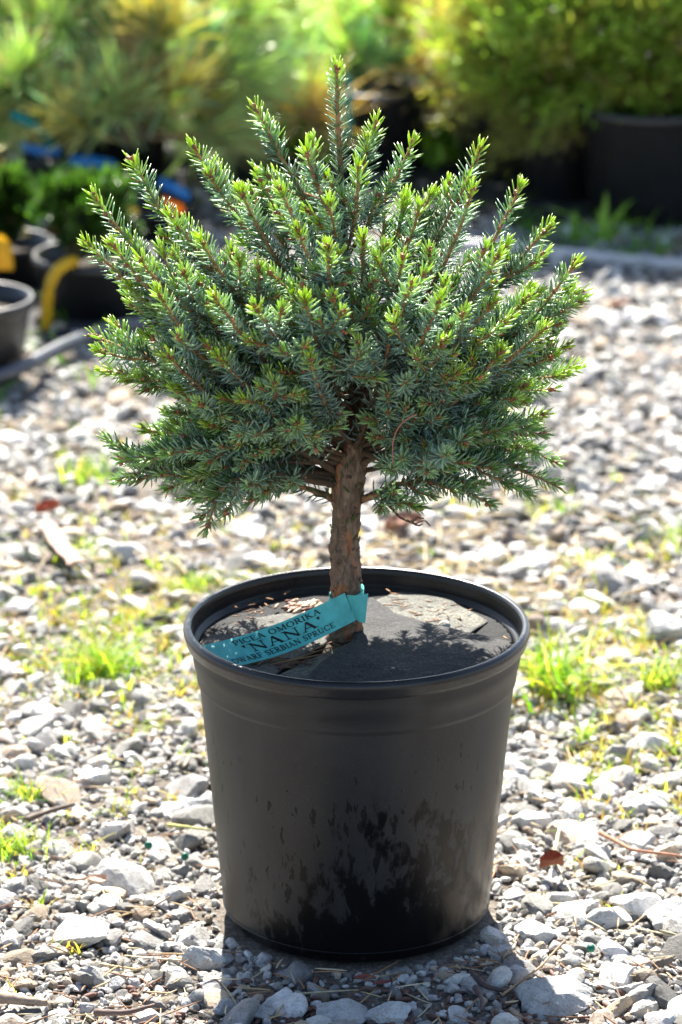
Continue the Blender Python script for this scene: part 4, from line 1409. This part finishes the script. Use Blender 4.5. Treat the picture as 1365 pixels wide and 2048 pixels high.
tag(ds.build('dry_litter', M_STRAW), 'dry needles straw and bark crumbs scattered over the gravel', 'litter', kind='stuff')


def stick(pts, rad, col, name, lb, cat, jit=.2):
    P = [onz(a, b, c) for a, b, c in pts]
    Pf, _ = resample(np.array(P), .004)
    for _ in range(2): Pf[1:-1] = (Pf[:-2] + Pf[1:-1] * 2 + Pf[2:]) / 4
    A = Acc(); A.tube(Pf, np.linspace(rad, rad * .5, len(Pf)), 8, col, True, jit, np.random.default_rng(len(lb)))
    tag(A.build(name, M_TWIG, loc=Pf[0]), lb, cat)


stick([(-10, 1992, .010), (40, 2000, .012), (95, 2006, .010)], .006, (.26, .20, .15), 'stick', 'thick pale brown stick at the lower left edge', 'stick')
stick([(190, 2025, .008), (250, 2026, .012), (310, 2010, .016)], .0032, (.12, .08, .07), 'stick', 'slim dark stick leaning beside the rounded upright stone', 'stick')
stick([(50, 1640, .010), (100, 1622, .010), (150, 1608, .012)], .0035, (.12, .09, .07), 'stick', 'dark twig lying in the gravel at the left above the grass clump', 'stick')
stick([(940, 1945, .004), (975, 1975, .006), (1030, 1985, .004)], .0035, (.08, .055, .05), 'stick', 'dark curved root lying on shaded soil right of the pot', 'stick')
stick([(952, 1975, .004), (966, 2000, .006), (964, 2020, .004)], .0028, (.12, .08, .075), 'stick', 'short crooked twig under the curved root', 'stick')
stick([(1200, 1665, .014), (1265, 1700, .018), (1365, 1712, .016)], .0022, (.38, .18, .11), 'dry_stem', 'reddish dry stem crossing the gravel at the right', 'stem')
stick([(1105, 1728, .010), (1112, 1690, .016), (1120, 1655, .018)], .0024, (.55, .46, .28), 'dry_stem', 'straw coloured stalk standing above the curled brown leaf', 'stem')
stick([(335, 1650, .010), (385, 1655, .012), (422, 1660, .012)], .0018, (.38, .36, .12), 'dry_stem', 'green tan stalk pointing at the left pot wall', 'stem')
stick([(1005, 1990, .006), (1080, 1935, .014), (1130, 1880, .014)], .0013, (.30, .20, .12), 'dry_stem', 'long thin dry stem bending over the slanting slab', 'stem')


def leaf(px, py, z, ln, wd, az, col, lb, curl=.5, seed=0):
    p = onz(px, py, z)
    U, Vv = np.meshgrid(np.linspace(-1, 1, 15), np.linspace(-1, 1, 9))
    out = 1 - np.abs(U) ** 2.2
    out = out * (1 + .12 * np.sin(U * 14 + seed))
    x = U * ln / 2; y = Vv * wd / 2 * out
    zz = curl * wd * .5 * (Vv ** 2) + curl * ln * .10 * np.sin(U * 2.2 + seed) + .003
    c, s = math.cos(az), math.sin(az)
    G = np.stack([x * c - y * s + p[0], x * s + y * c + p[1], zz + z], -1)
    A = Acc(); sheet(A, G, .0004, (0, 0, 1))
    A.c = [np.tile(np.array(col, float), (A.n, 1))]
    tag(A.build('dead_leaf', M_STRAW, loc=p), lb, 'leaf')


leaf(1103, 1738, .012, .022, .020, .1, (.22, .07, .035), 'curled red brown leaf on the gravel right of the pot', 1.0, 1)
leaf(730, 1963, .002, .020, .010, .1, (.20, .06, .045), 'flat dark red leaf on the soil before the pot', .3, 2)
leaf(765, 1972, .002, .018, .007, .5, (.17, .055, .045), 'narrow dark red leaf right of the flat one before the pot', .3, 3)
leaf(195, 1768, .010, .020, .018, .6, (.45, .30, .22), 'pale pink brown leaf in the gravel at the left', .4, 4)
leaf(1240, 612, .016, .03, .02, .2, (.42, .24, .16), 'small rusty leaf on the far gravel at the right', .6, 5)
leaf(95, 1026, .018, .030, .026, .3, (.34, .09, .04), 'vivid rust red leaf at the top of the bark strip', .7, 6)
leaf(808, 1058, .012, .05, .035, .4, (.26, .14, .09), 'dark red dead leaf blurred on the gravel behind the trunk', .6, 7)

bk = Acc()
p0, p1 = onz(90, 1045, .024), onz(155, 1128, .020)
dd = (p1 - p0); dd /= np.linalg.norm(dd); ss = np.array([-dd[1], dd[0], 0])
Gb = np.array([[p0 + (p1 - p0) * t + ss * w_ * (.010 + .001 * math.sin(t * 20)) + np.array([0, 0, .004 * (1 - w_ * w_) + .002 * math.sin(t * 9)]) for t in np.linspace(0, 1, 20)] for w_ in np.linspace(-1, 1, 7)])
sheet(bk, Gb, .003, (0, 0, 1))
bk.c = [np.tile(np.array([.34, .22, .18]), (bk.n, 1))]
tag(bk.build('bark_strip', M_TWIG, loc=p0), 'flat pinkish strip of bark on the gravel at the left', 'bark')
bead = [(297, 1690), (370, 1713), (1182, 1896)]
for (a, b), lb in zip(bead, ('tiny dark green bead in the gravel, the upper left one', 'tiny dark green bead nearest the left pot wall', 'tiny teal bead among stones at the lower right')):
    q = onz(a, b, .010); A = Acc(); A.add(rock(I2, rng, .25, 6) * .0042 + q, None, F2, (.0, .10, .06))
    tag(A.build('bead', M_PELLET, loc=q), lb, 'bead')

# ------------------------------------------------------------------ background pots and plants
def bgpot(c, rad, ht, label, rim=.008):
    e = empty('nursery_pot', (c[0], c[1], 0))
    tag(e, label, 'plant pot', 'black nursery pots in the rows behind')
    A = Acc()
    r0 = rad * .82
    A.lathe([(0, .006), (r0 - .004, .004), (r0, .008), (rad * .985, ht - rim * 2.4), (rad, ht - rim * 2.2), (rad + rim * .5, ht - rim * 2), (rad + rim * .8, ht - rim), (rad + rim * .7, ht - .001), (rad + rim * .2, ht),
             (rad - .002, ht - .002), (rad - .004, ht - .03), (r0 - .003, .02)], 48, (c[0], c[1], 0))
    A.build('pot_wall', M_BGPOT, e)
    S = Acc()
    r = np.random.default_rng(int(abs(c[0]) * 1000) + 5)
    rr = np.linspace(0, rad - .004, 9)
    V = [[c[0] + q * math.cos(t), c[1] + q * math.sin(t), ht - .028 + .006 * r.random()] for q in rr for t in np.arange(32) * 2 * np.pi / 32]
    S.add(V, [(a * 32 + b, a * 32 + (b + 1) % 32, (a + 1) * 32 + (b + 1) % 32, (a + 1) * 32 + b) for a in range(8) for b in range(32)])
    S.build('soil', M_POTSOIL, e)
    return e


def ribbon(pts, wd, mat, lb, wdir=(0, 0, 1), name='ribbon_tag', cat='tag'):
    Pf, _ = resample(np.array(pts, float), .008)
    for _ in range(4): Pf[1:-1] = (Pf[:-2] + Pf[1:-1] * 2 + Pf[2:]) / 4
    wv = np.array(wdir, float) * wd / 2
    G = np.stack([Pf - wv, Pf + wv], 0)
    A = Acc(); sheet(A, G, .0006, (0, -1, .2))
    return tag(A.build(name, mat, loc=Pf[0]), lb, cat)


def smallleaves(acc, n, cen, rad, r, ln, wd, pal, up=.3, shell=.45):
    d = r.normal(size=(n, 3)); d /= np.linalg.norm(d, axis=1)[:, None]
    q = r.uniform(shell, 1, n) ** .7
    lump = 1 + .22 * (vnoise(d[:, 0] * 2 + cen[0] * 9, d[:, 2] * 2 + d[:, 1], 2.2, 3) - .5) * 2
    P = np.asarray(cen) + d * (q * lump)[:, None] * np.asarray(rad)
    dr = d + r.normal(0, .5, (n, 3)); dr[:, 2] += up; dr /= np.linalg.norm(dr, axis=1)[:, None]
    nn = r.normal(size=(n, 3)); s = np.cross(dr, nn); s /= np.linalg.norm(s, axis=1)[:, None]
    l = ln * r.uniform(.6, 1.3, n)[:, None]; w_ = wd * r.uniform(.6, 1.2, n)[:, None]
    V = np.stack([P, P + dr * l * .5 + s * w_ / 2, P + dr * l, P + dr * l * .5 - s * w_ / 2], 1)
    C = np.array(pal)[r.integers(0, len(pal), n)] * r.uniform(.6, 1.3, n)[:, None]
    Q = (np.array([[0, 1, 2, 3]])[None] + (np.arange(n) * 4)[:, None, None]).reshape(-1, 4)
    acc.add(V.reshape(-1, 3), Q, None, np.repeat(C, 4, 0))


def shrub(c, zc, rad, label, ln, wd, pal, n, seed, name='shrub', up=.3, stems=7, zt0=.12, col=(.16, .10, .06), shell=.45, group=None, sprays=0):
    r = np.random.default_rng(seed)
    e = empty(name, (c[0], c[1], zt0))
    tag(e, label, 'shrub' if name == 'shrub' else name.replace('_', ' '), group)
    S = Acc()
    for _ in range(stems):
        t = np.array([c[0], c[1], zc]) + r.normal(0, .45, 3) * np.asarray(rad)
        S.tube(bez(np.array([c[0] + r.normal(0, .008), c[1] + r.normal(0, .008), zt0]), np.array([c[0], c[1], zc - rad[2] * .3]), t, 8), np.linspace(.006, .0015, 8), 6, col)
    S.build('stem', M_TWIG, e)
    L = Acc()
    if sprays:
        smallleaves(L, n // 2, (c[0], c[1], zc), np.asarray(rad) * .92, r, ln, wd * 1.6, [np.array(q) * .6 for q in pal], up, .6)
        for _ in range(sprays):
            d = r.normal(size=3); d /= np.linalg.norm(d); d[2] = abs(d[2]) * .9 + d[2] * .1 if r.random() < .6 else d[2]
            q = r.uniform(.72, 1.03) if r.random() < .8 else r.uniform(.35, .7)
            o = np.array([c[0], c[1], zc]) + d * np.asarray(rad) * q
            tone = r.uniform(.6, 1.25)
            k_ = n // sprays; tt = r.random(k_) ** .7
            fd = d + np.array([0, 0, .5]) + r.normal(0, .25, 3); fd /= np.linalg.norm(fd)
            sz = r.uniform(.05, .095) * min(1, rad[0] / .16); js = min(1, rad[0] / .16)
            P_ = o + fd * (tt * sz)[:, None] + r.normal(0, 1, (k_, 3)) * ((.004 + .016 * tt)[:, None]) * js
            dr = fd + r.normal(0, .45, (k_, 3)); dr /= np.linalg.norm(dr, axis=1)[:, None]
            s_ = np.cross(dr, r.normal(size=(k_, 3))); s_ /= np.linalg.norm(s_, axis=1)[:, None]
            l_ = ln * r.uniform(.6, 1.3, k_)[:, None]; w2 = wd * r.uniform(.6, 1.2, k_)[:, None]
            V_ = np.stack([P_, P_ + dr * l_ * .5 + s_ * w2 / 2, P_ + dr * l_, P_ + dr * l_ * .5 - s_ * w2 / 2], 1)
            pi = np.array(pal)
            C_ = pi[r.integers(0, len(pal))] * .6 + pi[r.integers(0, len(pal), k_)] * .4
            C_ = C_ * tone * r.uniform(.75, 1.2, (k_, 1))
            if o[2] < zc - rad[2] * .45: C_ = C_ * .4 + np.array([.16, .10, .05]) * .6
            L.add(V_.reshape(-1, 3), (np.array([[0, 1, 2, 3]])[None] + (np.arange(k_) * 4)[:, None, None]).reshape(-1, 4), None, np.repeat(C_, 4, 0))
    else:
        smallleaves(L, n, (c[0], c[1], zc), rad, r, ln, wd, pal, up, shell)
    # sprays that break the outline
    for _ in range(0 if sprays else 26):
        d = r.normal(size=3); d /= np.linalg.norm(d)
        if d[2] < -.3: d[2] *= -1
        smallleaves(L, max(8, n // 60), np.array([c[0], c[1], zc]) + d * np.asarray(rad) * .95, np.asarray(rad) * r.uniform(.18, .34), r, ln, wd, pal, up, .1)
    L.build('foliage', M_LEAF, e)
    return e


# black ground cloth under the rows of pots
def cloth(pts, lb):
    A = Acc(); n_ = len(pts)
    P = np.array([(a, b, .012) for a, b in pts])
    A.add(np.concatenate([P, P - [0, 0, .016]]), None, [(0, k, k + 1) for k in range(1, n_ - 1)] + [(k, k + n_, (k + 1) % n_ + n_) for k in range(n_)] + [(k, (k + 1) % n_ + n_, (k + 1) % n_) for k in range(n_)], (.03, .03, .033))
    tag(A.build('ground_cloth', M_FELT, smooth=False), lb, 'ground cloth')
cloth([(-1.4, 1.70), (-.50, 1.78), (-.34, 1.92), (-.28, 2.3), (-.24, 3.7), (-1.4, 3.7)], 'black ground cloth under the small pots at the left')
cloth([(.10, 2.62), (1.6, 2.48), (1.6, 3.7), (-.2, 3.7), (-.22, 2.75)], 'black ground cloth under the big bush at the right')
# --- left group of small pots
pA = at(-62, 592, 1.72)
bgpot((pA[0], 1.72), .083, pA[2], 'small black pot cut by the left edge, nearest of the back rows')
pB = at(190, 505, 2.05)
bgpot((pB[0], 2.05), .085, pB[2], 'black pot with a bushy dark shrub left of the spruce crown')
shrub((pB[0] - .01, 2.05), at(185, 425, 2.05)[2] + .0, (.052, .055, .046), 'small bushy dark green shrub in the pot with the yellow strap', .012, .005, [(.03, .09, .01), (.08, .17, .02), (.02, .055, .008)], 6000, 81, zt0=.10, sprays=90)
pC = at(15, 540, 2.15)
bgpot((pC[0] - .02, 2.20), .080, at(15, 480, 2.2)[2], 'black pot with a dark shrub at the left edge')
shrub((pC[0] - .015, 2.2), at(10, 420, 2.2)[2], (.042, .045, .05), 'small dark green shrub at the left edge of the photo', .012, .005, [(.03, .08, .01), (.06, .13, .015), (.02, .055, .008)], 5000, 82, zt0=.10, sprays=70)
pD = at(105, 345, 2.75)
bgpot((pD[0], 2.75), .06, at(95, 305, 2.75)[2], 'black pot with a pale rim wrapped by a blue tag')
pE = at(290, 400, 2.55)
bgpot((pE[0], 2.55), .085, at(290, 400, 2.55)[2], 'black pot behind the left side of the crown')
YL = 1
ribbon([at(-15, 470, 2.02), at(5, 480, 2.01), at(8, 540, 2.0)], .028, M_YEL, 'yellow tag at the left edge above the nearest small pot', (1, 0, 0))
ribbon([at(22, 228, 2.60), at(55, 240, 2.58), at(85, 262, 2.58), at(108, 290, 2.60)], .018, M_TEALBG, 'teal ribbon tied on the pine trunk at the upper left')
ribbon([at(40, 292, 2.70), at(80, 302, 2.66), at(120, 300, 2.66)], .016, M_BLUE, 'blue tag lying on the pale rimmed back pot')
ribbon([at(140, 322, 2.62), at(180, 322, 2.60), at(232, 332, 2.60)], .020, M_BLUE, 'long blue ribbon right of the pale rimmed pot')
ribbon([at(318, 362, 2.5), at(345, 372, 2.48), at(380, 392, 2.5)], .018, M_BLUE, 'blue ribbon glimpsed behind the left tips of the spruce')
ribbon([at(325, 402, 2.3), at(345, 412, 2.28), at(368, 420, 2.28)], .016, M_ORANGE, 'orange tag glimpsed behind the left shoots of the spruce')
ribbon([at(697, 150, 2.6), at(699, 190, 2.58), at(697, 270, 2.6)], .008, M_TEALBG, 'thin teal ribbon hanging behind the spruce leader', (1, 0, 0))
def hose(pts, rad, mat, lb, name='irrigation_pipe', cat='pipe'):
    Pf, _ = resample(np.array(pts), .02)
    for _ in range(3): Pf[1:-1] = (Pf[:-2] + Pf[1:-1] * 2 + Pf[2:]) / 4
    A = Acc(); A.tube(Pf, rad, 14); tag(A.build(name, mat, loc=Pf[0]), lb, cat)
hose([at(150, 522, 1.97), at(128, 520, 1.95), at(106, 532, 1.94), at(95, 565, 1.935), at(93, 610, 1.935), at(93, 675, 1.935)], .0085, M_YEL, 'yellow strap looped over the side of a back pot', 'looped_strap', 'strap')
hose([onz(-60, 770, .02), onz(40, 738, .03), onz(130, 690, .03), onz(240, 650, .02), onz(420, 640, .015)], .010, M_HOSEB, 'dark pipe running past the small pots at the left')
hose([onz(880, 488, .012), onz(1010, 496, .012), onz(1180, 515, .012), onz(1365, 532, .012), onz(1500, 540, .012)], .011, M_PIPE, 'grey pipe along the edge of the gravel at the right')

# --- right group
GRP = [(.26, .43, .05), (.40, .56, .11), (.09, .19, .02), (.34, .50, .08), (.28, .18, .06)]
c1 = at(1265, 150, 2.75)
shrub((c1[0] + .02, 2.80), .265, (.28, .19, .20), 'big round feathery light green bush in the upper right', .022, .0048, GRP, 64000, 91, zt0=.14, stems=16, up=.5, shell=.55, col=(.25, .13, .07), sprays=640)
q = at(1300, 520, 2.62); bgpot((q[0], 2.66), .115, .190, 'black pot under the feathery bush, cut by the right edge')
q = at(1140, 500, 2.62); bgpot((q[0] - .01, 2.78), .070, .165, 'narrow black pot left of the one under the feathery bush')
q = at(1010, 440, 2.9); bgpot((q[0], 2.95), .085, .165, 'black pot behind the right tips of the spruce')
shrub((q[0] - .01, 2.95), .185, (.075, .07, .03), 'low mat of bright weeds in the pot behind the right tips', .02, .012, [(.3, .48, .05), (.4, .5, .2), (.2, .35, .04)], 900, 92, zt0=.13, stems=3)
q = at(880, 380, 3.1); bgpot((q[0], 3.1), .09, .15, 'black pot behind the upper right shoots of the spruce')
shrub((q[0], 3.05), at(880, 275, 3.05)[2], (.06, .06, .03), 'broad leaved bright green plant behind the upper right shoots', .045, .03, [(.28, .48, .03), (.4, .55, .12), (.15, .3, .03)], 260, 93, zt0=.12, stems=4)
q = at(760, 420, 3.0); bgpot((q[0], 3.0), .085, .15, 'black pot behind the middle of the crown')
# broad weeds before the right pots
for k, (px, py, h_, lb) in enumerate([(1205, 500, .085, 'broad bladed bright weed by the grey pipe'), (1150, 495, .055, 'shorter broad weed left of the bright one by the pipe'), (1270, 525, .045, 'dark leafed weed growing over the grey pipe')]):
    r = np.random.default_rng(700 + k); p = onz(px, py, 0); A = Acc()
    for a, b in ((1.9, .3), (.6, .8), (2.8, .9), (.2, 1.1), (3.3, 1.2), (1.4, .2)):
        blade(A, (p[0], p[1], 0), h_ * r.uniform(.7, 1.15), .016, a + r.normal(0, .2), b, (.20, .36, .03) if k < 2 else (.08, .18, .04), 7)
    tag(A.build('weed', M_GRASS, loc=(p[0], p[1], 0)), lb, 'weed')


# --- pines with long needles
def pine(base, trunkpts, tufts, seed, label, pal, nl=.125, per=80, nwid=.0034):
    r = np.random.default_rng(seed)
    e = empty('pine_tree', (base[0], base[1], 0.12))
    tag(e, label, 'tree')
    P = np.array(trunkpts); Pf, _ = resample(P, .02)
    for _ in range(3): Pf[1:-1] = (Pf[:-2] + Pf[1:-1] * 2 + Pf[2:]) / 4
    A = Acc(); A.tube(Pf, np.linspace(.013, .006, len(Pf)), 9, (.20, .13, .09), True, .1, r)
    A.build('trunk', M_TWIG, e)
    B = Acc(); N = Needles()
    for (tp, sc_, ci) in tufts:
        tp = np.array(tp)
        j = int(np.argmin(np.linalg.norm(Pf - (tp - [0, 0, .04]), axis=1)))
        s = Pf[max(0, j - 2)]
        B.tube(bez(s, (s + tp) / 2 + np.array([0, 0, -.015]), tp, 8), np.linspace(.005, .0025, 8), 6, (.24, .16, .10))
        dv = tp - s; dv /= np.linalg.norm(dv) + 1e-9
        n = int(per * sc_)
        t = r.uniform(-.05, 0, n)
        d = dv + r.normal(0, .42, (n, 3)); d[:, 2] += .1
        d /= np.linalg.norm(d, axis=1)[:, None]
        c = np.array(pal[ci % len(pal)]); c2 = np.array(pal[(ci + 1) % len(pal)])
        m = (r.random(n) < .15)[:, None]
        C = np.where(m, c2, c) * r.uniform(.65, 1.35, n)[:, None]
        N.add(tp + dv * t[:, None], d, r.normal(size=(n, 3)), nl * sc_ ** .3 * r.uniform(.7, 1.15, n), np.full(n, nwid), C, C)
    B.build('branches', M_TWIG, e)
    N.mesh().build('needles', M_PINE, e)


PG, PY_, PO, PB, PL = (.17, .36, .06), (.66, .60, .24), (.58, .46, .26), (.32, .52, .36), (.55, .66, .34)


def tufts(r, x0, x1, y0, y1, Y0, Y1, n, cis, s=(.7, 1.3)):
    return [(at(r.uniform(x0, x1), r.uniform(y0, y1), r.uniform(Y0, Y1)), r.uniform(*s), int(r.choice(cis))) for _ in range(n)]


r = np.random.default_rng(21)
PAL = [PG, PY_, PB, PL, PO]
b1 = at(35, 400, 2.75)
bgpot((b1[0], 3.05), .09, .13, 'black pot of the pine at the upper left')
pine((b1[0], 3.05), [(b1[0], 3.05, .11), at(38, 330, 2.95), at(30, 250, 2.9), at(60, 120, 2.9), at(120, 0, 2.9), at(170, -120, 2.95)],
     tufts(r, -80, 260, -60, 200, 2.7, 3.1, 26, (0, 0, 3, 0, 2)) + tufts(r, 20, 180, -60, 60, 2.7, 2.9, 6, (0, 3)) + tufts(r, 0, 150, 180, 260, 2.7, 3.0, 8, (1, 3, 3)), 201,
     'green long needled pine filling the upper left corner', PAL)
b2 = at(235, 420, 2.9)
bgpot((b2[0], 3.0), .09, .13, 'black pot of the leaning pine behind the left shoots')
pine((b2[0], 3.0), [(b2[0], 3.0, .11), at(262, 300, 2.85), at(330, 190, 2.85), at(400, 110, 2.9), at(470, 20, 2.9), at(600, -90, 3.0)],
     [(at(250, 120, 2.7), 1.1, 4), (at(285, 135, 2.7), 1.2, 4), (at(240, 200, 2.65), 1.5, 3), (at(215, 215, 2.65), 1.3, 3), (at(340, 180, 2.7), 1.2, 1), (at(330, 60, 2.7), 1.3, 1), (at(300, 40, 2.7), 1.4, 1), (at(160, 245, 2.6), 1.1, 1)]
     + tufts(r, 240, 520, -60, 270, 2.75, 3.15, 28, (0, 0, 3, 3, 2, 1)), 202, 'leaning pine with yellow tipped needles behind the spruce top left', PAL)
b3 = at(600, 420, 3.1)
bgpot((b3[0], 3.2), .10, .15, 'black pot of the blue green pine behind the leader')
pine((b3[0], 3.2), [(b3[0], 3.2, .12), at(590, 300, 3.1), at(540, 160, 3.1), at(500, 60, 3.1), at(500, -80, 3.1)],
     tufts(r, 400, 720, -40, 310, 2.9, 3.4, 34, (2, 3, 0, 3, 2)) + [(at(610, 225, 2.85), 1.3, 4), (at(640, 250, 2.85), 1.2, 4)], 203, 'blue green pine directly behind the spruce leader', PAL)
b4 = at(800, 380, 3.3)
bgpot((b4[0], 3.4), .10, .15, 'black pot of the orange tinged pine')
pine((b4[0], 3.4), [(b4[0], 3.4, .12), at(790, 250, 3.3), at(775, 120, 3.25), at(790, -40, 3.25)],
     tufts(r, 690, 920, -40, 230, 3.0, 3.5, 24, (4, 0, 3, 1, 0)) + [(at(880, 60, 3.0), 1.4, 4), (at(900, 110, 3.0), 1.2, 4), (at(860, 150, 3.0), 1.2, 4)], 204, 'orange tinged pine right of the spruce leader', PAL)

# --- rows farther back that close the view
DK = [(.04, .10, .02), (.07, .16, .03), (.12, .22, .05)]
rows = [(-.75, 3.9, .15), (-.42, 4.15, .15), (-.1, 3.95, .17), (.22, 4.2, .2), (.50, 4.3, .16), (.85, 4.0, .2), (-.55, 4.8, .2), (-.05, 4.9, .2), (.40, 5.0, .16), (.95, 4.9, .2), (-1.1, 4.6, .2), (1.35, 4.5, .2)]
names = ['far left', 'left', 'centre left', 'centre', 'right of centre', 'right']
for k, (x, y, rr) in enumerate(rows):
    shrub((x, y), .26, (rr * 1.15, rr, .24), 'dark green evergreen shrub in the shady rows far behind', .03, .010, DK, 5200, 500 + k, zt0=0.01, stems=6, group='dark evergreen shrubs in the far rows')
